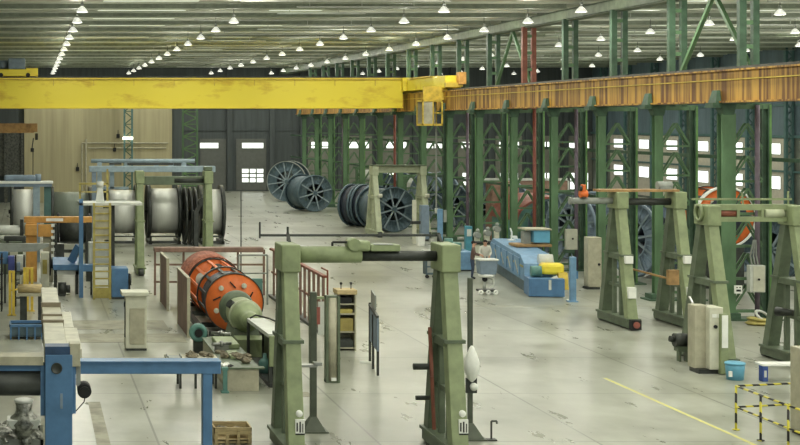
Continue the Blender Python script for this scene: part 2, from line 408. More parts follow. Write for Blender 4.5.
for r, x in enumerate(ROWX):
    cnt = 0
    for k in range(-9, 13):
        y = 64.5+6.9*k
        if r >= 4: y += 1.5
        z = 11.86
        if y < 146.9+1.6:
            ld = bpy.data.lights.new('hall_lamp', 'AREA'); ld.shape = 'DISK'; ld.size = .5
            ld.energy = 165; ld.color = (1, .985, .88)
            lo = bpy.data.objects.new('hall_lamp_light', ld); C.objects.link(lo); lo.location = (x, y, z-.22)
            pd = bpy.data.lights.new('lamp_glow', 'POINT'); pd.energy = 128; pd.shadow_soft_size = .26; pd.color = (1, .985, .88)
            po = bpy.data.objects.new('lamp_glow_light', pd); C.objects.link(po); po.location = (x, y, z-.02)
        px = 30+x*F/y; py = 122-(z-H)*F/y
        if k >= 0 and not (r == 1 and k == 0) and -6 < px < 806 and -4 < py:
            lamp0.scale = (.84, .84, .84); lab = 'white bell lamp, %s from the camera, in the %s' % (ORD[cnt], ROWN[r]); cnt += 1
            if first: lamp0.location = (x, y, z); lamp0['label'] = lab; lamp0['group'] = 'bell lamps under the roof'; first = False
            else: dup(lamp0, (x, y, z), lab, 'bell lamps under the roof')

# ------------------------------------------------------------------ crane runway, columns, crane
rw = T('crane_runway', 'long orange rust streaked runway girder on the green columns', 'crane runway', (24.7, 53.2, 7.68))
MB().box(24.42, 24.5, 20, 137.5, 7.7, 8.82).box(24.3, 25.05, 20, 137.5, 7.68, 7.74).box(24.3, 25.05, 20, 137.5, 8.78, 8.84).box(24.95, 25.02, 20, 137.5, 7.7, 8.82).to('girder', runway, rw)
MB().box(24.36, 24.44, 20, 137.5, 8.46, 8.5).to('flange_strip', yellow2, rw)
MB().box(24.62, 24.72, 20, 137.5, 8.84, 8.95).to('rail', dsteel, rw)

col0 = T('lattice_column', 'x', 'column')
MB().box(-.16, .16, -.15, -.12, 0, 7.3).box(-.16, .16, .12, .15, 0, 7.3).box(-.02, .02, -.12, .12, 0, 7.3).to('crane_chord', green, col0)
MB().box(1.2, 1.24, -.13, .13, 0, 7.6).box(1.24, 1.42, -.02, .02, 0, 7.6).box(1.42, 1.46, -.13, .13, 0, 7.6).to('roof_chord', greend, col0)
MB().box(1.46, 1.54, -.14, -.1, 0, 7.6).to('edge_angle', lgreen, col0)
t = MB(); z = .3
while z < 7.0:
    for yy in (-.13, .13):
        t.beam((.16, yy, z), (1.2, yy, z), .04, .08).beam((.16, yy, z+.05), (.7, yy, z+.9), .04, .07).beam((.7, yy, z+.9), (1.2, yy, z+.05), .04, .07)
    z += 1.15
t.to('lacing', green, col0)
MB().cyl((.98, -.24, 0), (.98, -.24, 7.6), .085, n=10).to('downpipe', purple, col0)
MB().taper((0, 0, 7.25), .38, .36, (-.05, 0, 7.66), .6, .5).box(-.62, -.3, -.3, .3, 7.5, 7.68).taper((-.42, 0, 7.68), .2, .6, (-.36, 0, 8.12), .12, .36).to('bracket', greend, col0)
MB().box(-.15, 1.54, -.12, .12, 7.46, 7.66).to('cap_beam', green, col0)
t = MB().box(.42, .66, -.12, .12, 7.6, 11.85).to('roof_post', greend, col0)
t = MB().box(.9, 1.12, -.12, .12, 7.6, 11.85).to('roof_post', greend, col0)
t = MB()
for k in range(5): t.box(.66, .9, -.1, -.05, 7.9+k*.85, 8.05+k*.85)
t.to('batten', green, col0)
MB().box(-.5, 1.8, -.45, .45, 0, .06).box(-.36, .36, -.33, .33, .06, .25).to('base_plate', greend, col0)
nth = ['nearest', 'second nearest', 'third nearest', 'fourth nearest', 'fifth nearest', 'sixth nearest', 'seventh nearest', 'eighth nearest', 'ninth nearest', 'tenth nearest', 'eleventh nearest', 'twelfth nearest', 'thirteenth nearest', 'fourteenth nearest', 'fifteenth nearest', 'sixteenth nearest', 'farthest']
COLS = [y for y in COLY if 50 < y < 137]
cols = []
for k, y in enumerate(COLS):
    lab = 'green lattice column under the crane runway, %s to the camera' % nth[k]
    if k == 0: col0.location = (24.7, y, 0); col0['label'] = lab; col0['group'] = 'runway columns'; c = col0
    else: c = dup(col0, (24.7, y, 0), lab, 'runway columns')
    cols.append(c)
    if k not in (0, 3, 4, 6, 9, 12):
        for ch in list(c.children):
            if ch.name.startswith('downpipe'): bpy.data.objects.remove(ch)
    if k in (4, 9):
        for ch in c.children:
            if ch.name.startswith('downpipe'):
                ch.data = ch.data.copy(); ch.data.materials[0] = redp
            if ch.name.startswith('roof_post') and k == 4:
                ch.data = ch.data.copy(); ch.data.materials[0] = redb
for ch in col0.children:
    if ch.name.startswith('crane_chord'): ch.scale = (1.6, 1.2, 1)
# V bracing above the runway and ties between columns
for i, (ya, yb, la) in enumerate(((53.2, 59.05, 'green V brace above the runway between the two nearest columns'), (76.6, 82.45, 'green V brace above the runway between fifth and sixth columns'))):
    tag(MB().beam((25.6, ya+.15, 9.0), (25.6, (ya+yb)/2, 11.8), .14, .14).beam((25.6, yb-.15, 9.0), (25.6, (ya+yb)/2, 11.8), .14, .14).to('cross_brace', green), la, 'brace')
for z, xx, l in ((3.45, 26.4, 'long green tie rail at mid height behind the columns'), (5.6, 26.4, 'long green tie rail high behind the columns')):
    tag(MB().box(xx-.06, xx, 50, ENDY-.4, z, z+.14).to('tie_rail', greend), l, 'rail')

CR = T('overhead_crane', 'yellow overhead travelling crane spanning the hall', 'crane', (9, 97, 7.9))
MB().box(LX+.4, 24.1, 97, 97.05, 7.95, 9.8).box(LX+.4, 24.1, 96.9, 98.1, 7.9, 7.96).box(LX+.4, 24.1, 96.9, 98.1, 9.78, 9.85).box(LX+.4, 24.1, 97.95, 98, 7.95, 9.8).to('girder', yellow, CR)
MB().box(LX+.4, 24.1, 101, 101.05, 7.95, 9.8).box(LX+.4, 24.1, 100.9, 101.9, 7.9, 7.96).box(LX+.4, 24.1, 100.9, 101.9, 9.78, 9.85).to('rear_girder', yellow, CR)
t = MB()
for k in range(9): t.box(1.5+k*2.6, 1.54+k*2.6, 96.96, 97, 9.35, 9.78)
t.to('stiffener', yellow2, CR)
MB().box(LX+.4, 24.1, 96.86, 96.9, 9.72, 9.8).to('edge_strip', yellow2, CR)
MB().box(LX+.4, 24.1, 97.4, 97.5, 9.85, 9.95).to('trolley_rail', dsteel, CR)
MB().box(24.25, 25.2, 87.6, 104, 8.98, 9.72, .06).box(24.0, 24.9, 96.5, 102.5, 9.0, 9.85).to('end_carriage', yellow, CR)
MB().box(24.1, 25.25, 90.4, 96, 9.72, 9.78).box(24.2, 25.2, 87.3, 87.6, 9.05, 9.3).to('carriage_trim', yellow2, CR)
MB().cyl((24.5, 90.5, 9.02), (24.8, 90.5, 9.02), .2, n=16).to('wheel', dsteel, CR); MB().cyl((24.5, 102.5, 9.02), (24.8, 102.5, 9.02), .2, n=16).to('wheel', dsteel, CR)
MB().box(24.9, 25.3, 87.0, 87.6, 9.2, 9.9).to('buffer_motor', orange2, CR)
cab = MB().box(23.0, 24.2, 87.9, 89.3, 6.78, 6.9).box(23.0, 24.2, 87.9, 89.3, 8.2, 8.3).box(23.0, 23.08, 87.9, 87.98, 6.8, 8.3).box(24.12, 24.2, 87.9, 87.98, 6.8, 8.3).box(23.0, 23.08, 89.2, 89.3, 6.8, 8.3).box(24.12, 24.2, 89.2, 89.3, 6.8, 8.3).box(23.6, 23.66, 87.9, 87.96, 6.8, 8.3).box(23.6, 24.2, 87.9, 87.95, 7.5, 7.56).box(23.2, 24.6, 88.4, 88.6, 8.3, 9.1).to('operator_cab', yellow2, CR)
MB().box(23.06, 23.62, 87.94, 87.98, 6.9, 8.2).to('cab_panel', creamd, cab); MB().box(23.06, 24.14, 89.18, 89.22, 6.9, 8.2).to('cab_panel', creamd, cab)
tr = T('crane_trolley', 'yellow hoist trolley with grey motor on the crane girder', 'crane trolley', (-1, 99, 9.95))
MB().box(-3.5, X(27, 97), 97.2, 101.6, 9.98, 10.42, .04).to('trolley_frame', yellow, tr)
MB().box(X(26, 97), X(38, 97), 97.4, 98.2, 9.98, 10.5, .03).box(X(30, 97), X(36, 97), 97.3, 97.42, 10.1, 10.3).to('end_bracket', yellow, tr)
MB().box(X(8, 97), X(25, 97), 97.6, 99.5, 10.42, 11.15, .08).cyl((X(-4, 97), 98.3, 10.75), (X(8, 97), 98.3, 10.75), .3, n=14).to('hoist_motor', blueg, tr)
MB().cyl((X(1, 97), 97.15, 10.05), (X(1, 97), 97.3, 10.05), .14, n=12).to('wheel', black, tr); MB().cyl((X(28, 97), 97.15, 10.05), (X(28, 97), 97.3, 10.05), .14, n=12).to('wheel', black, tr)
# lattice posts in front of and beside the cream wall
def lattice(label, x0, x1, y, z1, m, md):
    o = T('lattice_post', label, 'column', ((x0+x1)/2, y, 0))
    MB().box(x0, x0+.16, y-.1, y+.1, 0, z1).to('chord', m, o); MB().box(x1-.16, x1, y-.1, y+.1, 0, z1).to('chord', m, o)
    t = MB(); z = .2
    while z < z1-1:
        t.beam((x0+.08, y, z), (x1-.08, y, z+.55), .06, .09).beam((x1-.08, y, z+.55), (x0+.08, y, z+1.1), .06, .09).box(x0, x1, y-.04, y+.04, z-.03, z+.04); z += 1.1
    t.to('lacing', md, o)
    return o
lattice('slim teal lattice post in front of the cream wall', X(123.5, 128), X(133, 128), 128, 10.2, teal, greend)
lattice('wide green lattice post right of the cream wall', X(182, 134), X(198, 134), 134, 10.2, green, lgreen)
tag(MB().box(X(123, 127.5), X(133, 127.5), 127.6, 127.85, Z(139.5, 127.5), Z(137, 127.5)).to('tube_light', glow), 'short bright tube light fixed on the teal lattice post', 'tube light')

# ------------------------------------------------------------------ reel gantries
def gantry_sides(root, W, m, md, hb=1.5, zt=4.45, tags=True, light=False):
    # two A-frames at local x = 0 and x = W, legs splayed along y
    for s, x in enumerate((0, W)):
        for sg, nm in ((-1, 'leg'), (1, 'leg')):
            MB().taper((x, sg*(hb-.25), .34), .34, .36, (x, sg*.24, zt-.55), .3, .32, .015).to(nm, m if sg < 0 else md, root)  # rear legs take the darker tone, their shade put into the paint
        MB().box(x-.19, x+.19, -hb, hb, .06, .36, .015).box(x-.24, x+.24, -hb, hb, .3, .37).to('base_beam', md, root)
        MB().box(x-.2, x+.2, -.46, .46, zt-.58, zt, .03).to('head', m, root)
        zm = 2.45; ym = .24+(hb-.25-.24)*(zt-.55-zm)/(zt-.9)
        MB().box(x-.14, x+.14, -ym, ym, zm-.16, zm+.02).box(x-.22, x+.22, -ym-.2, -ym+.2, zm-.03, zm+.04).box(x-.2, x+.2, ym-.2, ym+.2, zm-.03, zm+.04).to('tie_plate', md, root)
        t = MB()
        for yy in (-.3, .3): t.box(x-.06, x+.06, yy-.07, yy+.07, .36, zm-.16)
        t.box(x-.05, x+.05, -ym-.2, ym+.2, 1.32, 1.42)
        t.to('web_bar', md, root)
        for sg in (-1, 1): MB().cyl((x-.12, sg*(hb+.02), .16), (x+.12, sg*(hb+.02), .16), .16, n=14).to('wheel', dsteel, root)

# near gantry
GA = T('reel_gantry', 'nearest olive reel gantry with thick tube cross arm', 'reel gantry', (5.5, 31.7, 0))
gx = 5.44; gw = 3.34; gy = 31.7
GA.location = (0, 0, 0)
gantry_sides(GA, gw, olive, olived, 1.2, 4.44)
MB().cyl((.2, 0, 4.2), (1.55, 0, 4.2), .175, n=24).to('cross_tube', olive, GA)
MB().cyl((1.55, 0, 4.17), (gw-.2, 0, 4.17), .11, n=20).to('inner_tube', dsteel, GA, 'thinner dark steel inner tube')
MB().box(1.42, 1.72, -.2, .2, 4.28, 4.5, .05).cyl((1.38, -.22, 4.42), (1.38, .22, 4.42), .13, n=14).box(1.72, 2.35, -.18, .18, 4.28, 4.42, .02).to('clamp_housing', olive, GA)
MB().box(1.8, 2.2, -.185, .1, 4.42, 4.43).to('clamp_cover', grey, GA)
MB().box(-.5, gw+.05, .52, .57, 4.54, 4.59).cyl((.1, .54, 4.44), (.1, .54, 4.75), .025, n=8).cyl((-.5, .54, 4.5), (-.5, .54, 4.85), .02, n=8).cyl((gw, .54, 4.3), (gw, .54, 4.62), .03, n=8).beam((.1, .3, 4.42), (.1, .56, 4.6), .06, .06).beam((gw, .3, 4.42), (gw, .56, 4.6), .06, .06).to('guide_rail', dsteel, GA)
MB().tube([(.95, 0, 4.38), (.95, 0, 4.46), (1.5, 0, 4.46)], .025).to('hydraulic_hose', black, GA)
for x in (0, gw):
    MB().box(x-.02, x+.17, -1.075, -1.0, .62, .92).to('name_plate', white, GA)
    MB().box(x+.0, x+.03, -1.08, -1.075, .68, .86).box(x+.06, x+.09, -1.08, -1.075, .66, .88).box(x+.12, x+.14, -1.08, -1.075, .66, .84).box(x-.02, x+.17, -1.08, -1.075, .61, .64).to('plate_marks', black, GA)
    MB().lathe((x+.07, -.96, 1.03), (0, -1, 0), [(0, .001), (0, .07), (.06, .07), (.06, .001)], 16, False).to('round_sticker', white, GA)
MB().tube([(gw-.22, .42, 2.6), (gw-.26, .1, 1.6), (gw-.24, .0, .5)], .04).to('red_pipe', redb, GA)
MB().cyl((gw-.55, .5, 1.75), (gw-.2, .5, 1.75), .07, n=12).to('stop_peg', dsteel, GA); MB().cyl((gw-.5, .5, 1.08), (gw-.2, .5, 1.08), .05, n=12).to('stop_peg', dsteel, GA)
MB().box(.2, .62, -.1, .1, 1.83, 1.88).box(.55, .72, -.1, .1, 1.86, 1.93).to('side_bracket', steel, GA)
GA.location = (gx, gy, 0)

def stand_pole(label, x, y, h, r=.06):
    o = T('stand_pole', label, 'pole', (x, y, 0))
    MB().box(x-r, x+r, y-r, y+r, .2, h, .008).to('shaft', poleg, o)
    MB().taper((x, y, .02), .5, .5, (x, y, .34), .13, .13).box(x-.3, x+.3, y-.3, y+.3, 0, .03).to('foot', poleg, o)
    return o
stand_pole('dark square pole with flared foot beside the left gantry upright', 6.42, 34.0, 3.15, .07)
p = stand_pole('tall slim pole right of the near gantry carrying a white bulb', 9.74, 33.2, 3.55, .05)
w = T('counterweight', 'white bulb shaped weight on the slim pole', 'weight', (9.74, 33.05, 1.3))
MB().lathe((9.72, 33.0, 1.3), (0, 0, 1), [(-.02, .02), (.05, .09), (.25, .17), (.42, .165), (.62, .1), (.74, .05), (.78, .02)], 18, False).to('bulb', white, w)
MB().box(9.62, 9.86, 33.08, 33.14, 1.02, 1.35).to('mount', dsteel, w)
MB().sphere((9.77, 33.02, 1.17), .09).to('knob', white, w)
tag(MB().tube([(10.15, 33, 0), (10.15, 33, .42), (10.27, 33, .42), (10.27, 33, .36)], .022).box(10.05, 10.25, 32.9, 33.1, 0, .03).to('floor_crank', dsteel), 'small dark crank handle rising from the floor near the slim pole', 'crank')

# gantry B
GB = T('reel_gantry', 'olive reel gantry with a tube arm reaching past its left frame', 'reel gantry')
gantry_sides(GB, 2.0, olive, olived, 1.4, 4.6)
MB().cyl((-1.65, 0, 4.28), (.0, 0, 4.28), .11, n=18).cyl((-1.68, 0, 4.28), (-1.62, 0, 4.28), .13, n=18).to('side_arm', grey, GB)
MB().cyl((.2, 0, 4.25), (1.8, 0, 4.25), .12, n=18).to('cross_tube', dsteel, GB)
MB().box(-.75, 2.0, -.3, .3, 4.6, 4.68).to('top_plank', jibm, GB)
MB().cyl((1.35, 0, 4.8), (1.85, 0, 4.8), .15, n=14).box(1.4, 1.8, -.2, .2, 4.66, 4.75).to('drive_motor', grey, GB)
for x in (0, 2.0):
    MB().box(x-.12, x+.14, -.98, -.8, 2.2, 2.45).to('tag_plate', white, GB); MB().box(x-.12, x+.14, -1.24, -1.0, 1.05, 1.42).to('tag_plate', white, GB)
MB().box(-.17, .17, -1.6, -1.4, .04, .36).to('end_plate', black, GB)
MB().cyl((0, -1.6, .2), (0, -1.63, .2), .11, n=14).to('end_disc', redp, GB)
MB().box(1.25, 1.6, -1.2, -1.0, 1.5, 2.0).beam((.6, .6, 1.9), (1.6, -1.1, 1.62), .06, .06).to('clipboard', jibm, GB)
GB.location = (20.3, 51.8, 0)
# gantry C
GC = T('reel_gantry', 'olive reel gantry at the right with double cross beams and dark red drum', 'reel gantry')
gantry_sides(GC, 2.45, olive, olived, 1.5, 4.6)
MB().box(-.1, 2.5, -.1, .1, 4.45, 4.62).to('upper_beam', olive, GC)
MB().box(-.1, 2.5, -.1, .1, 4.12, 4.26).to('lower_beam', olive, GC)
t = MB()
for x in (.85, 1.55): t.box(x-.04, x+.04, -.11, .11, 4.2, 4.5)
t.to('spacer', olive, GC)
MB().cyl((.25, 0, 4.36), (.8, 0, 4.36), .1, n=16).to('drum', redb, GC, 'dark red drum')
MB().cyl((1.62, -.05, 4.36), (2.15, -.05, 4.36), .13, n=16).to('sleeve', sage, GC)
MB().box(-.3, 2.6, .3, .36, 4.72, 4.78).cyl((1.2, .33, 4.5), (1.15, .33, 4.95), .03, n=8).cyl((2.5, .33, 4.5), (2.5, .33, 4.98), .03, n=8).to('top_rail', olive, GC)
MB().lathe((-.25, 0, 4.38), (1, 0, 0), [(-.04, .18), (.04, .18), (.04, .26), (-.04, .26)], 20).to('hand_wheel', olive, GC)
MB().cyl((2.1, .2, 1.5), (2.4, -.2, 1.5), .14, .08, 14).to('lock_pin', dsteel, GC)
GC.location = (19.6, 43.4, 0)
# gantry D and E
GD = T('reel_gantry', 'pale sage portal gantry far back among the dark cable reels', 'reel gantry')
gantry_sides(GD, 2.95, sage, sage, 1.6, 4.3)
MB().box(.1, 2.85, -.18, .18, 3.88, 4.3, .02).to('cross_beam', sage, GD)
MB().box(-.22, 3.1, -.5, .5, 4.3, 4.36).to('top_plate', olived, GD)
MB().cyl((.05, -1.0, 2.5), (.28, -1.0, 2.5), .12, n=12).cyl((2.9, -1.0, 2.5), (3.15, -1.0, 2.5), .12, n=12).to('collar', cream, GD)
GD.location = (21.2, 92.5, 0)
GE = T('reel_gantry', 'olive portal gantry at the left in front of the silver wire reels', 'reel gantry')
gantry_sides(GE, 3.15, olive, olive, .95, 4.75)
MB().box(0, 3.15, -.12, .12, 4.1, 4.5, .02).to('cross_beam', olived, GE)
MB().cyl((1.6, 0, 4.3), (2.95, 0, 4.3), .16, n=16).to('drum', dsteel, GE)
MB().box(2.95, 3.35, -.2, .2, 4.75, 4.95, .04).to('drive_motor', olived, GE)
GE.location = (5.05, 69.2, 0)

# ------------------------------------------------------------------ cable reels
def make_reel(name, label, group, rf, rb, w, mf, mbarrel, spokes=8, inner=.55):
    o = T(name, label, 'cable reel', (0, 0, 0), group)
    for sg in (-1, 1):
        y = sg*w/2
        f = MB()
        f.lathe((0, y, rf), (0, 1, 0), [(-.07, rf), (.07, rf), (.07, rf*.93), (.02, rf*.93), (.02, rf*inner), (.06, rf*inner), (.06, rf*inner*.9), (-.06, rf*inner*.9), (-.06, rf*inner), (-.02, rf*inner), (-.02, rf*.93), (-.07, rf*.93)], 44)
        for k in range(28):
            a = 2*PI*k/28; c, s_ = math.cos(a), math.sin(a)
            f.beam((c*rf*inner, y, rf+s_*rf*inner), (c*rf*.95, y, rf+s_*rf*.95), .05, .1, up=(0, 1, 0))
        fl = f.to('flange', mf, o)
        p = MB()
        for k in range(spokes):
            a = 2*PI*(k+.3)/spokes; c, s_ = math.cos(a), math.sin(a)
            p.beam((c*.12, y, rf+s_*.12), (c*rf*.94, y+sg*.03, rf+s_*rf*.94), .09, .11, up=(0, 1, 0))
        p.to('spokes', blueg2, fl)
    MB().lathe((0, 0, rf), (0, 1, 0), [(-w/2+.05, rb), (w/2-.05, rb), (w/2-.05, rb-.05), (-w/2+.05, rb-.05)], 40).to('barrel', mbarrel, o)
    MB().cyl((0, -w/2-.1, rf), (0, w/2+.1, rf), .16, n=16).to('hub', mf, o)
    return o
grp = 'dark steel cable reels'
R0 = make_reel('cable_reel', 'dark spoked reel facing the camera, in front of the far tall reel', grp, 1.44, 1.27, 2.7, blued, blued)
R0.location = (X(308, 118.3), 118.3, 0); R0.rotation_euler = (0, 0, math.radians(13))
R1 = make_reel('cable_reel', 'tallest dark reel with pale rim nearest the end wall', grp, 1.78, .95, 1.3, blued, navy, 12)
for ch in list(R1.children):
    if ch.name.startswith('flange'):
        sg = 1 if ch.data.vertices[0].co.y > 0 else -1
        r_ = MB().lathe((0, sg*.65, 1.78), (0, 1, 0), [(-.09, 1.8), (.09, 1.8), (.09, 1.74), (-.09, 1.74)], 44).to('rim', grey, ch)  # pale ring paints in the light caught by the reel's rim
R1.location = (X(289, 132), 132, 0); R1.rotation_euler = (0, 0, -math.radians(28))
dup(R0, (22.85, 96.6, 0), 'dark spoked reel behind the post of the sage gantry', grp, math.radians(12))
R2 = make_reel('cable_reel', 'dark reel with close set flanges left of the sage gantry', grp, 1.42, 1.3, .75, blued, navy)
R2.location = (22.6, 100.3, 0); R2.rotation_euler = (0, 0, math.radians(40))
dup(R2, (21.95, 101.05, 0), 'dark reel at the left end of the pair beside the sage gantry', grp, math.radians(40))
# beyond the columns
grp2 = 'cable reels beyond the columns'
R3 = make_reel('cable_reel', 'big grey blue reel behind the second olive gantry', grp2, 1.72, 1.0, 1.5, blueg, navy, 10)
R3.location = (27.95, 68.0, 0); R3.rotation_euler = (0, 0, -math.radians(72))
dup(R3, (28.2, 76.6, 0), 'grey blue reel behind the columns above the tan cabinet', grp2, -math.radians(66))
dup(R0, (28.9, 81.2, 0), 'dark reel behind the columns right of the red arched machine', grp2, -math.radians(40))
dup(R0, (29.2, 101, 0), 'dark reel beyond the columns above the workers', grp2, -math.radians(50))
dup(R3, (29.0, 107.5, 0), 'grey blue reel beyond the columns right of the sage gantry', grp2, -math.radians(60))
dup(R0, (29.5, 122, 0), 'dark reel far beyond the columns behind the spoked reel pair', grp2, -math.radians(45))
dup(R0, (33.6, 66.3, 0), 'dark reel beyond the columns behind the right hand gantry', grp2, -math.radians(60))
dup(R3, (28.9, 92.2, 0), 'grey blue reel beyond the columns above the low blue machine', grp2, -math.radians(55))
# silver wire reels at the left (axis along x)
gs = 'silver wire reels at the left'
def wire_reel(label, px0, px1, d, rf, rb, m):
    x0, x1 = X(px0, d), X(px1, d)
    o = T('wire_reel', label, 'wire reel', ((x0+x1)/2, d, 0), gs)
    for x in (x0, x1):
        MB().lathe((x, d, rf+.25), (1, 0, 0), [(-.1, rf), (.1, rf), (.1, rf*.94), (.04, rf*.9), (.04, .25), (-.04, .25), (-.04, rf*.9), (-.1, rf*.94)], 40).to('flange', dsteel, o)
    MB().lathe(((x0+x1)/2, d, rf+.25), (1, 0, 0), [(-(x1-x0)/2+.1, rb), ((x1-x0)/2-.1, rb), ((x1-x0)/2-.1, rb-.1), (-(x1-x0)/2+.1, rb-.1)], 40).to('wire_winding', m, o)
    MB().cyl((x0-.2, d, rf+.25), (x1+.2, d, rf+.25), .12, n=12).to('shaft', dsteel, o)
    t = MB()
    for x in (x0+.05, x1-.05): t.box(x-.1, x+.1, d-1.2, d+1.2, 0, .2)
    t.box(x0, x1, d-1.25, d-1.1, .05, .2).box(x0, x1, d-1.25, d-1.15, .42, .5)
    t.box(x0, x0+.12, d-1.25, d-1.15, 0, .5).box(x1-.12, x1, d-1.25, d-1.15, 0, .5)
    t.to('cradle', dsteel, o)
D = 87
wire_reel('bright silver wire reel at the left edge behind the blue post', 12, 36, D, 1.55, 1.3, silver)
wire_reel('dull grey green wire reel left of the yellow ladder', 52, 90, D, 1.5, 1.2, silverd)
wire_reel('bright silver wire reel behind and right of the yellow ladder', 106, 136, D, 1.55, 1.25, silver)
wire_reel('bright silver wire reel inside the left olive portal gantry', 148, 178, D, 1.6, 1.3, silver)
wire_reel('bright silver wire reel behind the right post of the left gantry', 200, 221, D, 1.55, 1.3, silver)
for px, l in ((184.5, 'thin dark flange disc standing between silver reels, left of three'), (189.5, 'thin dark flange disc standing between silver reels, middle of three'), (194.5, 'thin dark flange disc standing between silver reels, right of three')):
    x = X(px, D-1)
    tag(MB().lathe((x, D-1, 1.65), (1, 0, 0), [(-.05, 1.62), (.05, 1.62), (.05, 1.5), (.02, 1.4), (.02, .2), (-.02, .2), (-.02, 1.4), (-.05, 1.5)], 36).cyl((x-.12, D-1, 1.65), (x+.12, D-1, 1.65), .3, n=16).box(x-.08, x+.08, D-1.6, D-.4, 0, .12).to('flange_disc', dsteel), l, 'flange disc')
ar = T('traverse_arm', 'dark jointed guide arm in front of the last silver reel', 'machine arm', (X(199, 84), 84, 0))
MB().beam((X(196, 84), 84, 0), (X(196, 84), 84, 2.0), .25, .25).to('post', dsteel, ar)
MB().beam((X(195, 84), 84, 1.9), (X(203, 84), 84, 2.6), .2, .2).cyl((X(202, 84), 83.8, 2.55), (X(202, 84), 84.2, 2.55), .22, n=14).to('arm', dsteel, ar)

# ------------------------------------------------------------------ overhead pipe frames at the left
d = 84.5
o = T('overhead_pipe_rack', 'pale blue overhead frame above the silver wire reels', 'pipe frame', (X(150, d), d, 0))
MB().box(X(89, d), X(215, d), d-.2, d+.2, Z(172, d), Z(166, d), .03).to('main_beam', blue3, o)
MB().cyl((X(92, d), d+1.2, Z(161.5, d)), (X(197, d), d+1.2, Z(161.5, d)), .12, n=10).to('upper_rail', blue3, o)
for px in (94, 209): MB().box(X(px, d)-.12, X(px, d)+.12, d-.15, d+.15, 0, Z(168, d)).to('post', blueg if px < 100 else dsteel, o)
for px in (100.5, 113, 128, 158, 173, 186): MB().box(X(px, d)-.13, X(px, d)+.13, d+1.1, d+1.3, 3.2 if px < 120 else 4.2, Z(161.5, d)).to('hanger', blue3, o)
MB().box(X(96, d), X(130, d), d+1.1, d+1.25, 3.15, 3.3).to('lower_bar', blue3, o)
MB().box(X(128, d), X(174, d), d+.5, d+.9, Z(165.5, d), Z(163.2, d)).box(X(110, d), X(122, d), d+.5, d+.8, Z(165, d), Z(163, d)).to('cable_tray', dsteel, o)
d = 75
o = T('overhead_pipe_rack', 'blue overhead frame with white top at the left edge', 'pipe frame', (X(30, d), d, 0))
MB().box(-4, X(53, d), d-.3, d+.3, Z(183.5, d), Z(181, d), .02).to('top_plate', white, o)
MB().box(-4, X(52, d), d-.25, d+.25, Z(186.5, d), Z(183.5, d)).to('main_beam', blueg, o)
MB().box(X(33, d), X(40, d), d-.18, d+.18, 0, Z(186, d), .02).to('post', blue3, o)
MB().box(-1.3, X(36, d), d-.25, d+.3, Z(181, d), Z(175, d), .1).cyl((X(35, d), d, Z(178, d)), (X(41, d), d, Z(178, d)), .2, n=12).to('motor_unit', blueg, o)
MB().box(X(44, d), X(51, d), d-.1, d+.1, 0, Z(186, d)).to('rear_post', teal, o)

# jib crane with hook
d = 100
o = T('jib_crane', 'faded orange jib arm in front of the cream wall at the left edge', 'jib crane', (-3.4, d, 0))
MB().cyl((-3.4, d, 0), (-3.4, d, 7.2), .25, n=16).to('mast', jibm, o)
MB().box(-3.6, X(37.5, d), d-.12, d-.1+.2, Z(132, d), Z(124, d), .02).box(-3.6, X(37.5, d), d-.2, d+.2, Z(124.4, d), Z(123.4, d)).box(-3.6, X(34, d), d-.2, d+.2, Z(133, d), Z(132, d)).to('jib_arm', jibm, o)
h = T('chain_hoist', 'black chain hoist with hook hanging from the jib arm', 'hoist', (X(34, d), d, 4))
MB().box(X(35, d), X(38, d), d-.2, d+.2, Z(140, d), Z(133.2, d), .05).to('hoist_body', black, h)
MB().tube([(X(33.5, d), d, Z(138, d)), (X(32, d), d, Z(149, d))], .04).to('chain', dsteel, h)
MB().box(X(30.5, d), X(34, d), d-.1, d+.1, Z(152, d), Z(148, d), .04).to('hook_block', black, h)
MB().tube([(X(33, d), d, Z(152, d)), (X(33, d), d, Z(180, d))], .03).to('pendant_cable', black, h)

# ------------------------------------------------------------------ left machinery
d = 66
o = T('orange_machine', 'orange steel machine frame with beam behind the yellow railing', 'machine', (X(40, d), d, 0))
MB().box(X(24, d), X(92, d), d-.2, d+.2, Z(222.5, d), Z(216.5, d), .02).to('top_beam', orange2, o)
MB().box(X(26, d), X(37, d), d-.25, d+.25, 0, Z(222, d), .02).to('post', orange2, o)
MB().box(X(86, d), X(91, d), d-.2, d+.2, 0, Z(222, d)).to('rear_post', dsteel, o)
MB().box(X(25, d), X(37, d), d-.45, d-.2, Z(235, d), Z(224, d), .02).box(X(38, d), X(53, d), d-.5, d-.1, Z(236, d), Z(224, d), .02).to('gear_cover', orange2, o)
MB().box(X(43, d), X(53, d), d-.3, d+.3, 0, Z(236, d), .02).to('cabinet', creamd, o)
MB().box(X(46, d), X(63, d), d-.215, d-.2, Z(221, d), Z(218, d)).to('label_strip', white, o)
t = MB()
for k in range(7): t.box(X(51, d), X(54.5, d), d-.56, d-.5, Z(226+k*6, d), Z(223+k*6, d))
t.to('terminal_block', white, o)
MB().box(X(54, d), X(64, d), d-.4, d+.3, Z(268, d), Z(221, d)*.4+.6).box(X(54.5, d), X(57, d), d-.6, d+.2, 0, Z(224, d)).to('drive_housing', dsteel, o)
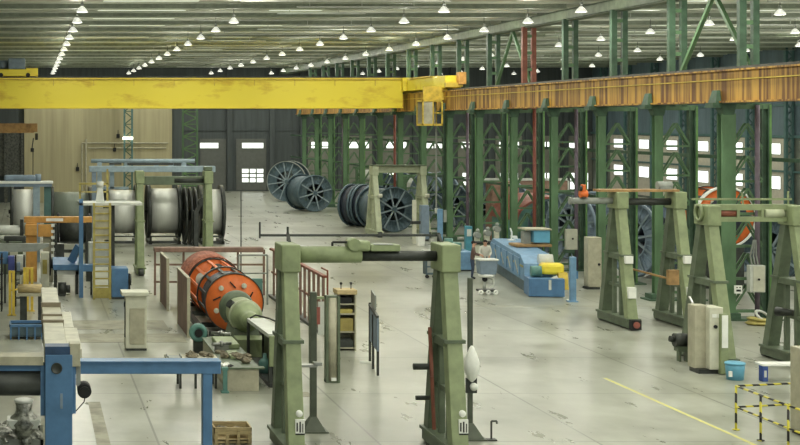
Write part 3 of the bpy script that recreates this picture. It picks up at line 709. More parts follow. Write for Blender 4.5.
# grey boom
d = 61
o = T('grey_boom', 'long grey tapered boom pointing right in front of the orange post', 'boom', (-1, d, 0))
MB().prism([(-3.2, Z(253.5, d)), (X(36, d), Z(251, d)), (X(49, d), Z(246, d)), (X(49, d), Z(243.5, d)), (-3.2, Z(243, d))], d-.18, d+.18).to('boom_arm', grey, o)
MB().box(-1.6, -1.2, d-.2, d+.2, 0, Z(250, d)).to('boom_post', grey, o)
MB().box(X(4, d), X(26, d), d-.1, d+.2, Z(241, d), Z(236, d), .04).box(X(6, d), X(9, d), d-.05, d+.05, Z(243, d), Z(240, d)).box(X(22, d), X(24, d), d-.05, d+.05, Z(243, d), Z(240, d)).to('valve_block', dsteel, o)
# blue cabinets at the far left
d = 58
o = T('blue_electrical_box', 'blue box with white panels under the grey boom', 'cabinet', (X(14, d), d, 0))
MB().box(X(8, d), X(14.5, d), d-.2, d+.3, Z(282, d), Z(256, d), .02).to('body', mat('violet_blue_paint', (72, 84, 158), .5, var=.1), o)
MB().box(X(17, d), X(24, d), d-.15, d+.25, Z(272, d), Z(255, d), .02).to('side_panel', lgrey, o)
MB().box(X(9, d), X(11, d), d-.1, d+.1, 0, Z(282, d)).box(X(20, d), X(22, d), d-.1, d+.1, 0, Z(272, d)).to('stand_legs', dsteel, o)
MB().box(-1.4, X(8, d), d, d+.3, Z(264, d), Z(252, d), .02).to('side_box', blue, o)
MB().box(X(4, d), X(6, d), d-.05, d+.05, 0, Z(264, d)).box(-1.3, -1.2, d-.05, d+.05, 0, Z(264, d)).to('box_legs', dsteel, o)
o = T('spool_rack', 'open black rack with white spools at the left edge', 'rack', (-1.1, 55.5, 0))
t = MB()
for x in (-1.7, -1.05): t.box(x-.03, x+.03, 55.4, 55.46, 0, 2.1).box(x-.03, x+.03, 56, 56.06, 0, 2.1)
for z in (.25, .8, 1.35, 1.9): t.box(-1.75, -1.0, 55.38, 56.1, z, z+.04)
t.to('frame', black, o)
for z in (.29, .84, 1.39):
    for x in (-1.5, -1.22): tag(MB().lathe((x, 55.6, z), (0, 0, 1), [(0, .12), (.03, .12), (.03, .07), (.25, .07), (.25, .12), (.28, .12)], 14, False).to('small_spool', lgrey), 'small pale spool standing on the black rack', 'spool', 'spools on the black rack')

d = 73
o = T('dark_drum', 'dark steel drum on a cradle right of the orange beam', 'drum', (X(73, d), d, 0))
MB().cyl((X(60, d), d, 1.75), (X(88, d), d, 1.75), .62, n=28).to('body', dsteel, o)
for px in (58, 89): MB().lathe((X(px, d), d, 1.75), (1, 0, 0), [(-.06, .001), (-.06, .82), (.06, .82), (.06, .001)], 28, False).to('flange', black, o)
MB().box(X(58, d), X(62, d), d-.6, d+.6, 0, 1.2).box(X(85, d), X(89, d), d-.6, d+.6, 0, 1.2).box(X(58, d), X(89, d), d-.7, d-.6, .7, .85).to('cradle', dsteel, o)
d = 69.5
o = T('grey_winder', 'grey winding machine with pale rollers at the left edge behind the boom', 'machine', (X(8, d), d, 0))
MB().box(-2.2, X(23, d), d-.5, d+.5, 0, 1.5, .03).to('base', olived, o)
MB().cyl((-2.0, d-.1, 2.0), (X(20, d), d-.1, 2.0), .22, n=18).cyl((-2.0, d-.2, 1.66), (X(20, d), d-.2, 1.66), .12, n=14).to('roller', lgrey, o)
MB().box(X(20, d), X(23.5, d), d-.3, d+.3, 1.5, 2.5).box(-2.3, -2.05, d-.3, d+.3, 1.5, 2.5).to('side_frame', dsteel, o)
MB().box(X(10, d), X(18, d), d-.53, d-.5, .5, 1.2).to('panel', cream, o)
d = 63.5
o = T('cream_reeler', 'cream and black reeler between orange post and blue table', 'machine', (X(46, d), d, 0))
MB().box(X(41, d), X(49, d), d-.3, d+.3, 0, 1.5, .02).to('cabinet', cream, o)
MB().lathe((X(52.5, d), d, 1.0), (1, 0, 0), [(-.12, .001), (-.12, .5), (-.07, .5), (-.07, .2), (.07, .2), (.07, .5), (.12, .5), (.12, .001)], 24, False).to('spool', black, o)
MB().box(X(42.5, d), X(47, d), d-.33, d-.3, .6, 1.2).to('panel', rungy, o)
d = 56.9
o = T('black_frame_rack', 'black tube frame rack between the yellow posts', 'rack', (X(20, d), d, 0))
for px in (15.5, 24):
    for yy in (d, d+.6): MB().box(X(px, d)-.03, X(px, d)+.03, yy-.03, yy+.03, 0, 1.9).to('upright', black, o)
for z in (.3, .8, 1.3): MB().box(X(15, d), X(24.5, d), d-.05, d+.65, z, z+.05).to('shelf', dsteel, o)
for k, (px, z, m, l) in enumerate(((17.5, .35, lgrey, 'pale box on the lowest shelf of the black rack'), (21.5, .85, cream, 'cream box on the middle shelf of the black rack'), (18.5, 1.35, blueg, 'grey blue box on the top shelf of the black rack'))):
    tag(MB().box(X(px-1.8, d), X(px+1.8, d), d+.05, d+.5, z, z+.3, .015).box(X(px-1, d), X(px+1, d), d+.04, d+.05, z+.1, z+.2).to('storage_box', m), l, 'box')
# yellow railing
o = T('guard_railing', 'yellow post railing in front of the orange machine', 'railing', (-.3, 54.3, 0))
for px in (10, 13.5, 24.5, 27.5, 32): 
    x = X(px, 54.3 if px < 15 else 55.5); yy = 54.3 if px < 15 else 55.5
    MB().box(x-.05, x+.05, yy-.05, yy+.05, 0, 1.62).box(x-.1, x+.1, yy-.1, yy+.1, 0, .03).to('post', yellow2, o)
MB().beam((X(10, 54.3), 54.3, 1.58), (X(13, 54.3), 54.3, 1.58), .05, .06).beam((X(10, 54.3), 54.3, .9), (X(32, 55.5), 55.5, .9), .05, .05).beam((X(24, 55.5), 55.5, 1.58), (X(33, 55.5), 55.5, 1.58), .05, .06).to('rail', yellow2, o)
# blue machine with platform
o = T('blue_machine', 'blue machine with tall post and upper platform by the yellow ladder', 'machine', (2.5, 60, 0))
MB().box(X(79, 59.8), X(83.2, 59.8), 59.7, 59.9, 0, Z(199, 59.8), .01).to('post', blue, o)
MB().box(X(112.5, 59.6), X(116, 59.6), 60.5, 60.7, 0, Z(203, 60)).to('rear_post', dsteel, o)
MB().box(X(79, 60), X(142, 60), 59.7, 61.4, Z(205, 60), Z(202.6, 60)).to('platform', lgrey, o)
MB().box(X(80, 60), X(110, 60), 61.2, 61.3, Z(186, 60), Z(184, 60)).box(X(80, 60), X(82, 60), 61.2, 61.3, Z(203, 60), Z(185, 60)).box(X(108, 60), X(110, 60), 61.2, 61.3, Z(203, 60), Z(170, 60)).box(X(80, 60), X(110, 60), 61.2, 61.28, Z(194, 60), Z(192.7, 60)).to('handrail', rungy, o)
MB().box(X(79, 60), X(95, 60), 59.75, 60.4, Z(271, 60), Z(264.5, 60), .02).to('beam', blue, o)
MB().box(X(111, 59.4), X(128, 59.4), 59.2, 60.3, .08, Z(268, 59.4), .03).to('cabinet', blue, o)
MB().box(X(112, 59.4), X(127, 59.4), 59.22, 60.28, 0, .08).to('plinth', dsteel, o)
MB().box(X(88, 61), X(113, 61), 60.6, 61.3, Z(266, 61), Z(242, 61), .03).to('control_box', lgrey, o)
MB().box(X(90, 61), X(92, 61), 60.7, 60.8, 0, Z(266, 61)).box(X(108, 61), X(110, 61), 60.7, 60.8, 0, Z(266, 61)).to('box_legs', dsteel, o)
MB().taper((X(100, 60.4), 60.4, Z(202.6, 60)), .35, .35, (X(100, 60.4), 60.4, Z(188, 60)), .2, .2).cyl((X(100, 60.4), 60.4, Z(188, 60)), (X(100, 60.4), 60.4, Z(182, 60)), .14, n=12).to('valve', lgrey, o)
MB().cyl((X(128.5, 59.5), 59.4, .75), (X(131, 59.5), 59.4, .75), .22, n=14).box(X(128, 59.5), X(130, 59.5), 59.3, 59.7, .2, 1.0).to('side_motor', dsteel, o)
o = T('blue_table', 'blue topped inclined table left of the blue post', 'table', (X(67, 61.3), 61.3, 0))
MB()._hexa([(X(53, 61), 60.8, 1.0), (X(82, 61), 60.8, .98), (X(82, 61), 62, 1.2), (X(53, 61), 62, 1.2), (X(53, 61), 60.8, 1.22), (X(82, 61), 60.8, 1.2), (X(82, 61), 62, 1.42), (X(53, 61), 62, 1.42)]).to('top', blue, o)
MB().box(X(55, 61), X(80, 61), 60.9, 61.2, .8, .98).to('side_rail', lgrey, o)
for px in (55.5, 77): MB().box(X(px, 61)-.06, X(px, 61)+.06, 60.9, 61.9, 0, 1.0).to('leg', dsteel, o)
MB().beam((X(71, 60.8), 61.2, 1.3), (X(79, 60.8), 61.0, 1.95), .12, .3).to('inclined_guide', blue, o)
tag(MB().cyl((X(58, 60.6), 60.4, .28), (X(66, 60.6), 60.4, .28), .27, n=18).cyl((X(66, 60.6), 60.4, .28), (X(70, 60.6), 60.4, .28), .16, n=14).box(X(59, 60.6), X(65, 60.6), 60.2, 60.6, 0, .1).to('drive_motor', dsteel), 'dark electric motor on the floor under the blue table', 'motor')
# yellow ladder
d = 59.2
o = T('ladder', 'tall yellow ladder reaching the platform of the blue machine', 'ladder', (X(102, d), d, 0))
for px in (94, 110): MB().box(X(px, d)-.045, X(px, d)+.045, d-.06, d+.06, 0, Z(203, d)).to('stile', rungy, o)
for k in range(13):
    MB().box(X(94, d), X(110, d), d-.04, d+.04, .22+k*.285, .28+k*.285).to('rung', rungy, o)
MB().box(X(95, d), X(109.5, d), d-.03, d+.03, .05, .46).to('kick_panel', rungy, o)
MB().box(X(95, d), X(109.5, d), d+.02, d+.04, 2.35, 3.6).to('back_panel', creamd, o)

# cream covered machine beam and blue portal (nearest left)
o = T('cream_machine_beam', 'cream stepped machine cover running back from the blue portal', 'machine', (.5, 34, 0))
MB().box(X(44, 28), X(66, 28), 27.3, 30.6, 2.6, 2.92, .015).to('front_cover', covm, o)
MB().box(.27, .68, 30.6, 33.6, 2.55, 2.86, .015).to('middle_cover', creamd, o)
MB().box(.27, .66, 33.6, 37.0, 2.55, 2.92, .015).to('rear_cover', covm, o)
MB().box(.25, .69, 30.5, 30.62, 2.5, 2.97).box(.25, .69, 32.0, 32.1, 2.5, 2.9).box(.25, .69, 33.55, 33.65, 2.5, 2.96).to('joint_band', bandm, o)
MB().box(.7, .98, 28.3, 31.2, 2.45, 2.72, .015).box(.7, .92, 31.4, 34.0, 2.45, 2.7, .015).to('side_box', covm, o)
for y in (30.0, 36.5): MB().box(.35, .6, y-.12, y+.12, 0, 2.6).to('support_leg', creamd, o)
d = 27
o = T('blue_portal', 'blue machine portal standing nearest the camera at the left', 'machine portal', (2, d, 0))
MB().box(X(45, d), X(72, d), d-.25, d+.25, 0, Z(353, d), .012).to('front_post', blue, o)
MB().box(X(40.5, d), X(45, d), d-.15, d+.2, Z(414, d), Z(364, d)).to('side_plate', blue, o); MB().box(X(72, d), X(75.5, d), d-.15, d+.2, Z(412, d), Z(363, d)).to('side_plate', blue, o)
MB().lathe((X(56.5, d), d-.25, Z(366, d)), (0, -1, 0), [(0, .001), (0, .1), (.02, .1), (.025, .085), (.015, .08), (.015, .001)], 24, False).to('round_cap', dsteel, o)
MB().box(X(60, d), X(62.5, d), d-.262, d-.25, Z(406, d), Z(391, d)).to('maker_strip', blueg, o)
MB().box(X(45, d), X(70, d), d-.2, d+.2, Z(353, d), Z(345, d)).to('post_cap', mat('deep_blue_paint', (44, 74, 110), .5), o)
MB().box(X(75, d), X(221, d), d+.0, d+.3, Z(374, d), Z(362, d), .01).box(X(75, d), X(221, d), d-.04, d+.34, Z(362.3, d), Z(361, d)).to('cross_beam', blue, o)
MB().box(X(203, d), X(212.5, d), d+.02, d+.28, 0, Z(373, d), .01).to('rear_post', blue, o)
MB().box(-1.6, X(42, d), d-.1, d+.2, Z(370, d), Z(364, d)).to('side_beam', blue, o)
MB().box(-1.6, X(43, d), d-.2, d+.3, Z(363.5, d), Z(355, d)).to('bed_cover', creamd, o)
MB().cyl((-1.6, d, Z(383, d)), (X(40.5, d), d, Z(383, d)), .225, n=28).to('roller', dsteel, o, 'dark steel roller')
MB().box(X(69, d), X(80, d), d-.2, d+.1, Z(365, d), Z(342, d), .012).to('switch_box', creamd, o)
MB().box(X(76, d), X(80.5, d), d-.1, d+.02, Z(385, d), Z(364, d)).to('motor_bracket', grey, o)
MB().cyl((X(84, d), d-.25, Z(389, d)), (X(84, d), d+.15, Z(389, d)), .125, n=20).cyl((X(84, d), d-.3, Z(389, d)), (X(84, d), d-.25, Z(389, d)), .09, n=16).tube([(X(86, d), d, Z(393, d)), (X(84, d), d, Z(402, d)), (X(76, d), d, Z(411, d)), (X(72, d), d, Z(414, d))], .01).to('motor', black, o)
# foil scrap near the lower left
sc = T('foil_scrap', 'crumpled silver foil scrap heaped in a grey bin, lower left', 'scrap', (.0, 29.5, 0))
tag(MB().lumps(-.85, .12, 29.15, 30.25, .78, 70, .09, .2).to('foil', scrapm, sc), kind='stuff')
MB().box(-1, .26, 29, 29.06, 0, .85).box(-1, .26, 30.4, 30.46, 0, .85).box(-1, -.94, 29, 30.46, 0, .85).box(.2, .26, 29, 30.46, 0, .85).box(-1, .26, 29, 30.46, 0, .05).to('bin', grey, sc)
fo = T('foil_roll', 'pale wrapped bundle standing on the foil scrap', 'bundle', (-.1, 29.1, .95))
MB().lathe((-.12, 28.9, .9), (0, 0, 1), [(0, .05), (.12, .2), (.3, .3), (.42, .26), (.5, .17), (.56, .15), (.72, .17), (.72, .001)], 14, False).to('wrap', scrapm, fo)
MB().lathe((-.12, 28.9, 1.6), (0, 0, 1), [(0, .17), (.05, .19), (.07, .15), (.07, .001)], 18, False).to('end_cover', white, fo)
MB().taper((-.12, 28.9, 1.12), .5, .4, (-.12, 28.9, 1.3), .66, .5, .02).to('paper_fold', white, fo)

# bench with roll and blue crate
d = 52
o = T('roll_bench', 'low bench with a tan roll beside the yellow railing', 'bench', (X(30, d), d, 0))
MB().box(X(17, d), X(42, d), d-.4, d+.4, 1.0, 1.08).to('top', creamd, o)
MB().box(X(20, d), X(27, d), d-.3, d+.3, 0, 1.0).box(X(38, d), X(41, d), d-.3, d+.3, 0, 1.0).to('leg', dsteel, o)
tag(MB().cyl((X(18, d), d-.1, 1.24), (X(42, d), d-.1, 1.24), .15, n=16).cyl((X(17.5, d), d-.1, 1.24), (X(18, d), d-.1, 1.24), .06, n=10).to('paper_roll', wood), 'tan roll lying on the low bench', 'roll')
d = 48.8
o = T('blue_crate', 'open blue steel crate on the floor left of the cream machine cover', 'crate', (X(26, d), d, 0))
t = MB().box(X(10, d), X(43, d), d-.5, d-.46, .1, .42).box(X(10, d), X(43, d), d+.46, d+.5, .1, .42).box(X(10, d), X(10, d)+.04, d-.5, d+.5, .1, .42).box(X(43, d)-.04, X(43, d), d-.5, d+.5, .1, .42).box(X(10, d), X(43, d), d-.5, d+.5, .08, .12)
t.to('body', blued, o)
MB().box(X(9.5, d), X(43.5, d), d-.54, d-.44, .4, .48).box(X(9.5, d), X(43.5, d), d+.44, d+.54, .4, .48).box(X(9.5, d), X(10.5, d), d-.54, d+.54, .4, .48).box(X(42.5, d), X(43.5, d), d-.54, d+.54, .4, .48).to('rim', blue, o)
for px in (11, 19, 27, 35, 42): MB().box(X(px, d)-.025, X(px, d)+.025, d-.54, d-.5, .0, .42).to('rib', blue, o)
# pedestal cabinet
d = 46.2
o = T('pedestal_cabinet', 'cream pedestal cabinet with overhanging top on the open floor', 'cabinet', (X(135, d), d, 0))
MB().box(X(125, d), X(146, d), d-.3, d+.35, .07, 1.68, .012).to('body', cream, o)
MB().box(X(121, d), X(148, d), d-.42, d+.42, 1.68, 1.8, .015).to('top', cream, o)
MB().box(X(129, d), X(144, d), d-.325, d-.3, .2, 1.3, .008).to('door', creamd, o)
MB().box(X(126, d), X(146, d), d-.28, d+.33, 0, .07).to('plinth', dsteel, o)
MB().cyl((X(123.5, d), d-.2, 1.4), (X(125, d), d-.2, 1.4), .07, n=12).box(X(124, d), X(125.3, d), d-.25, d-.15, .4, 1.5).to('side_switch', black, o)

# ------------------------------------------------------------------ strander and guards
def make_strander(label, x, zc, ys, r, cradle=True):
    o = T('cable_strander', label, 'strander', (x, ys[0], 0))
    for i, y in enumerate(ys):
        f = MB().lathe((x, y, zc), (0, 1, 0), [(0, .001), (0, r-.03), (.16, r-.03), (.16, .001)], 48, False).to('end_disc' if i in (0, len(ys)-1) else 'disc', orange, o)
        MB().lathe((x, y+.08, zc), (0, 1, 0), [(-.1, r), (.1, r), (.1, r-.035), (-.1, r-.035)], 48).to('rim', dsteel, f)
        if i == 0:
            for k in range(5):
                a = math.radians(60+72*k); cx, cz = x+.66*r*math.cos(a), zc+.66*r*math.sin(a)
                MB().cyl((cx, y-.08, cz), (cx, y, cz), .085, n=12).box(cx-.03, cx+.03, y-.12, y-.07, cz-.05, cz+.05).to('clamp', cream, f)
            for k in range(5):
                a = math.radians(60+36+72*k); a1 = a-.2
                MB().beam((x+.5*r*math.cos(a1), y-.02, zc+.5*r*math.sin(a1)), (x+.72*r*math.cos(a+.1), y-.02, zc+.72*r*math.sin(a+.1)), .04, .05, up=(0, 1, 0)).to('slot', black, f)
            MB().lathe((x, y-.03, zc), (0, 1, 0), [(0, .001), (0, .14), (.03, .14), (.03, .001)], 16, False).to('centre_cap', black, f)
    for i in range(len(ys)-1):
        y0, y1 = ys[i]+.18, ys[i+1]-.02
        for k in range(6):
            a = math.radians(30+60*k); cx, cz = x+.62*r*math.cos(a), zc+.62*r*math.sin(a); m = (y0+y1)/2; h = min(.55, (y1-y0)*.4)
            b = MB().lathe((cx, m, cz), (0, 1, 0), [(-h, .27*r), (-h+.05, .27*r), (-h+.05, .16*r), (h-.05, .16*r), (h-.05, .27*r), (h, .27*r)], 20, False).to('bobbin', dsteel if (i+k) % 3 else lgrey, o)
        t = MB()
        for k in range(12):
            a = math.radians(30*k+15); cx, cz = x+.94*r*math.cos(a), zc+.94*r*math.sin(a)
            t.beam((cx, y0, cz), (cx, y1, cz), .09, .05, up=(math.cos(a), 0, math.sin(a)))
        t.to('tie_bar', dsteel if i == 0 else orange, o)
    if len(ys) > 2: MB().lathe((x, (ys[0]+ys[1])/2, zc), (0, 1, 0), [(-(ys[1]-ys[0])/2+.2, r*.88), ((ys[1]-ys[0])/2-.3, r*.88), ((ys[1]-ys[0])/2-.3, r*.84), (-(ys[1]-ys[0])/2+.2, r*.84)], 40).to('drum_shell', navy, o)
    MB().cyl((x, ys[0]-.4, zc), (x, ys[-1]+.3, zc), .13, n=16).to('shaft', steel, o)
    if cradle:
        t = MB()
        for y in ys:
            t.box(x-.8, x+.8, y, y+.2, 0, max(.12, zc-r+.02))
        for sg in (-1, 1): t.box(x+sg*.95-.08, x+sg*.95+.08, ys[0]-.1, ys[-1]+.3, 0, .18)
        t.to('roller_cradle', dsteel, o)
    return o
s1 = make_strander('orange drum strander inside the brown guard fence', 6.67, 1.1, [49., 51.2, 54.2, 57.], .97)
MB().lathe((6.67, 55.6, 1.1), (0, 1, 0), [(-1.3, 1.02), (1.3, 1.02), (1.3, 1.0), (-1.3, 1.0)], 40).to('netting_cover', netm, s1, 'red brown netting')
s2 = make_strander('orange wheel strander with pale rim beyond the columns', 29.2, 3.0, [63., 64.6], 1.25)
MB().lathe((29.2, 62.86, 3.0), (0, 1, 0), [(0, .001), (0, .86), (.1, .86), (.1, .001)], 36, False).to('dark_core', navy, s2)
MB().lathe((29.2, 63.0, 3.0), (0, 1, 0), [(-.1, 1.3), (.12, 1.3), (.12, 1.22), (-.1, 1.22)], 40).to('pale_rim', white, s2)

# capstan head in front of the strander
o = T('closing_head', 'olive green closing head machine in front of the orange drum', 'machine', (6.55, 46, 0))
MB().lathe((6.55, 47.2, 1.1), (0, 1, 0), [(-2.9, .001), (-2.9, .2), (-2.6, .26), (-2.1, .28), (-2.0, .4), (-1.75, .47), (-.6, .47), (-.5, .38), (.0, .36), (.3, .36), (.3, .001)], 32, False).to('gear_housing', olive, o)
MB().lathe((6.55, 47.5, 1.1), (0, 1, 0), [(-.14, .2), (-.1, .5), (.1, .56), (.14, .56), (.14, .2)], 32).to('face_plate', olived, o)
MB().lathe((6.55, 45.6, 1.1), (0, 1, 0), [(-.06, .4), (.06, .4), (.06, .51), (-.06, .51)], 32).to('housing_ring', sage, o)
MB().cyl((6.2, 46.0, 1.38), (6.1, 45.95, 1.45), .13, n=16).to('inspection_port', dsteel, o)
MB().taper((6.55, 46.2, 0), 1.0, 2.2, (6.55, 46.2, .75), .7, 1.6).to('pedestal', olived, o)
MB().box(6.1, 7.0, 44.1, 45.0, 0, .6, .02).to('front_block', olive, o)
o = T('trough_cover', 'machine trough with pale sloping lid beside the near gantry upright', 'machine', (6.6, 42, 0))
MB()._hexa([(6.3, 39.6, 1.3), (6.95, 39.6, 1.3), (6.85, 43.9, 1.16), (6.35, 43.9, 1.16), (6.3, 39.6, 1.4), (6.95, 39.6, 1.4), (6.85, 43.9, 1.26), (6.35, 43.9, 1.26)]).to('lid', lgrey, o)
MB().box(6.3, 6.95, 39.5, 39.62, .55, 1.36, .02).to('end_plate', olive, o)
MB().box(6.82, 6.9, 39.6, 43.9, .1, 1.2).to('side_panel', olived, o)
MB().box(6.3, 6.38, 39.55, 39.66, 0, 1.3).box(6.86, 6.94, 39.55, 39.66, 0, 1.3).box(6.34, 6.42, 43.78, 43.88, 0, 1.2).box(6.78, 6.86, 43.78, 43.88, 0, 1.2).box(6.3, 6.9, 39.5, 43.9, 0, .12).to('frame', dsteel, o)
MB().tube([(6.4, 43.6, 1.3), (6.5, 43.2, 1.44), (6.8, 42.6, 1.42), (6.9, 41.5, 1.44)], .025).to('cable', black, o)
tag(MB().lathe((6.45, 41.2, .12), (0, 0, 1), [(0, .17), (.3, .17), (.36, .12), (.4, .06), (.52, .05), (.52, .001)], 16, False).to('oil_can', tealm), 'pale green oil can inside the open machine trough', 'can')
# machine bed and pay-off pulley
o = T('machine_bed', 'low tan machine bed with dark top edge in front of the closing head', 'machine bed', (5.5, 42, 0))
MB().box(5.13, 5.95, 39, 44.5, 0, .58, .01).to('body', creamd, o)
MB().box(5.1, 6.1, 38.95, 39.2, .58, .62).box(5.1, 5.98, 39.2, 44.5, .58, .61).to('top_edge', olived, o)
MB().box(5.3, 5.9, 42.2, 43.8, .61, .75, .03).box(5.4, 5.7, 40.4, 41.4, .61, .7, .02).to('slide', olive, o)
tag(tag(MB().lumps(5.2, 5.9, 39.6, 41.6, .61, 14, .05, .13).to('rag_heap', ragm), 'dirty rags and offcuts spread over the tan machine bed', 'rags'), kind='stuff')
for k, (x, y, a, l) in enumerate(((5.35, 41.9, .4, 'short steel bar lying on the tan machine bed, nearer of two'), (5.6, 44.0, -.5, 'short steel bar lying on the tan machine bed, farther of two'))):
    tag(MB().cyl((x-.3*math.cos(a), y-.3*math.sin(a), .8), (x+.3*math.cos(a), y+.3*math.sin(a), .8), .05, n=10).cyl((x-.05, y, .8), (x+.05, y, .8), .09, n=12).box(x-.2, x+.2, y-.05, y+.05, .745 if k else .61, .77).to('steel_bar', steel), l, 'bar')
o = T('payoff_pulley', 'round teal pulley wheel on a stand left of the machine bed', 'pulley', (5.05, 45, 0))
MB().lathe((5.05, 45, .68), (0, 1, 0), [(-.1, .12), (-.1, .25), (-.06, .27), (.14, .27), (.18, .25), (.18, .12)], 28).to('wheel', tealm, o)
MB().box(4.9, 5.2, 44.96, 45.14, 0, .45).box(4.85, 5.25, 44.8, 45.3, 0, .06).to('stand', dsteel, o)
MB().cyl((5.05, 44.85, .68), (5.05, 45.2, .68), .12, n=14).to('hub', black, o)
# cluttered workbench
o = T('workbench', 'low workbench with rags behind the blue portal beam', 'workbench', (4.2, 39.6, 0))
MB().box(3.6, 4.95, 39.3, 40.2, .72, .78).to('top', creamd, o)
for x, y in ((3.95, 39.4), (4.35, 39.4), (4.88, 39.4), (3.95, 40.1), (4.88, 40.1)): MB().box(x-.03, x+.03, y-.03, y+.03, 0, .72).to('leg', dsteel, o)
tag(tag(MB().lumps(4.2, 4.8, 39.4, 40.1, .78, 16, .05, .12).to('rag_heap', ragm), 'crumpled rags heaped on the low workbench', 'rags'), kind='stuff')
o = T('bolt_tray', 'flat metal tray at the left end of the low workbench', 'tray', (3.75, 39.7, .78))
MB().box(3.62, 4.0, 39.45, 39.95, .785, .8).box(3.62, 3.65, 39.45, 39.95, .8, .84).box(3.97, 4.0, 39.45, 39.95, .8, .84).to('tray', grey, o)
o = T('stack_of_gloves', 'white work glove bundle on the edge of the machine bed', 'gloves', (5.02, 39.2, 0))
o.name = 'work_gloves'
MB().lumps(4.98, 5.15, 39.02, 39.2, .62, 5, .05, .09).to('glove_cloth', white, o)
MB().lumps(5.1, 5.25, 39.02, 39.2, .62, 3, .05, .07).to('cuff_cloth', black, o)
tag(MB().box(4.99, 5.1, 38.75, 38.85, .0, .62).box(4.94, 5.14, 38.7, 38.9, 0, .05).box(4.96, 5.12, 38.73, 38.87, .58, .66).to('teal_post', tealm), 'short teal post standing against the machine bed corner', 'post')

# guard fence
def guard_panel(label, y0, y1, x, h=1.95):
    o = T('guard_screen', label, 'guard panel', (x, y0, 0), 'brown guard panels')
    MB().box(x-.03, x+.03, y0, y1, .02, h-.02).to('sheet', brown, o)
    MB().box(x-.05, x+.05, y0-.05, y0+.02, 0, h).box(x-.05, x+.05, y1-.02, y1+.05, 0, h).box(x-.05, x+.05, y0, y1, h-.04, h).to('edge_frame', creamd, o)
guard_panel('brown guard panel nearer the camera left of the orange drum', 48.7, 52, 5.15)
guard_panel('brown guard panel farther back left of the orange drum', 55.5, 58.3, 5.1)
o = T('guard_fence', 'red brown rail fence along the back of the orange drum', 'fence', (7.4, 60.6, 0))
t = MB().box(5.0, 9.4, 60.3, 60.85, 1.76, 1.95, .03).box(5.0, 9.5, 60.57, 60.63, 1.2, 1.28).box(5.0, 9.5, 60.57, 60.63, .5, .58)
t.to('rail', brown, o)
for x in (5.05, 6.2, 7.3, 8.4, 9.45): MB().box(x-.04, x+.04, 60.55, 60.65, 0, 1.85).to('post', brown, o)
o = T('guard_fence', 'red brown slatted fence along the right of the orange drum', 'fence', (9.7, 55, 0))
MB().box(9.62, 9.78, 49.4, 60.0, 1.86, 1.95, .02).tube([(9.7, 60.0, 1.9), (9.66, 60.2, 1.9)], .06).box(9.68, 9.72, 49.4, 60.2, .95, 1.02).to('rail', redb, o)
t = MB(); y = 49.5
while y < 60.3:
    t.box(9.67, 9.73, y, y+.2, .1, 1.86); y += .84
t.to('slat', brown, o)
MB().tube([(9.8, 49.4, 1.3), (9.8, 49.4, 2.1), (9.8, 50.4, 2.1)], .03).to('end_post', redb, o)
MB().box(9.55, 9.85, 49.4, 60.2, 0, .1).to('kerb', dsteel, o)
tag(MB().cyl((X(241, 61.5), 61.5, 0), (X(241, 61.5), 61.5, Z(190, 61.5)), .025, n=8).box(X(241, 61.5)-.12, X(241, 61.5)+.12, 61.38, 61.62, 0, .04).to('thin_mast', dsteel), 'thin dark mast standing behind the rail fence', 'mast')
o = T('inner_frame', 'grey pipe frame inside the guard fence near the olive gantry', 'pipe frame', (8.4, 57.5, 0))
MB().tube([(8.0, 57.5, 0), (8.0, 57.5, 1.9), (9.1, 57.5, 1.9), (9.1, 57.5, 0)], .04).tube([(8.0, 57.5, 1.2), (9.1, 57.5, 1.2)], .03).to('pipe', grey, o)
MB().box(8.1, 8.9, 57.4, 57.6, .3, 1.0).to('box', tealm, o)

# ------------------------------------------------------------------ items right of the near gantry
d = 43
o = T('door_frame_stand', 'green free standing frame holding posters beside the pale column', 'stand', (8.3, d, 0))
MB().box(X(309, d), X(313, d), d-.05, d+.05, 0, 2.0).to('post', olived, o); MB().box(X(329, d), X(332.5, d), d-.05, d+.05, 0, 2.0).to('post', olived, o)
MB().box(X(309, d), X(332.5, d), d-.06, d+.06, 1.93, 2.0).to('lintel', olive, o)
MB().box(X(318, d), X(327, d), d-.02, d+.02, .9, 1.85).to('poster', lgrey, o); MB().box(X(315, d), X(320, d), d-.03, d-.02, 1.2, 1.7).to('red_notice', redp, o)
d = 40.4
o = T('pale_column', 'pale round fronted column with dark edges beside the tan rack', 'column', (8.1, d, 0))
MB().cyl((X(332, d), d, .06), (X(332, d), d, 2.28), .16, n=24).to('body', creamd, o)
MB().box(X(325, d), X(327.5, d), d-.16, d+.1, 0, 2.33).box(X(336.5, d), X(339, d), d-.16, d+.1, 0, 2.33).box(X(325, d), X(339, d), d-.14, d+.14, 0, .06).box(X(325, d), X(339, d), d-.14, d+.14, 2.28, 2.33).to('edge_rail', olived, o)
MB().box(X(330, d), X(335, d), d-.2, d-.14, .06, .14).to('foot_plate', white, o)
d = 46.2
o = T('tool_rack', 'tan open tool rack with two small aerials on top', 'rack', (9.65, d, 0))
x0, x1 = X(336, d), X(354, d)
MB().box(x0, x0+.04, d-.3, d+.3, 0, 1.85).box(x1-.04, x1, d-.3, d+.3, 0, 1.85).box(x0, x1, d+.26, d+.3, 0, 1.85).to('side_panel', creamd, o)
MB().box(x0-.03, x1+.03, d-.33, d+.33, 1.72, 1.86, .01).to('top', wood, o)
for z in (.06, .55, 1.1, 1.4): MB().box(x0+.04, x1-.04, d-.28, d+.26, z, z+.04).to('shelf', creamd, o)
for i, px in enumerate((341, 351)):
    MB().cyl((X(px, d), d, 1.86), (X(px, d), d, 2.0), .015, n=8).sphere((X(px, d), d, 2.03), .045).to('aerial', black, o)
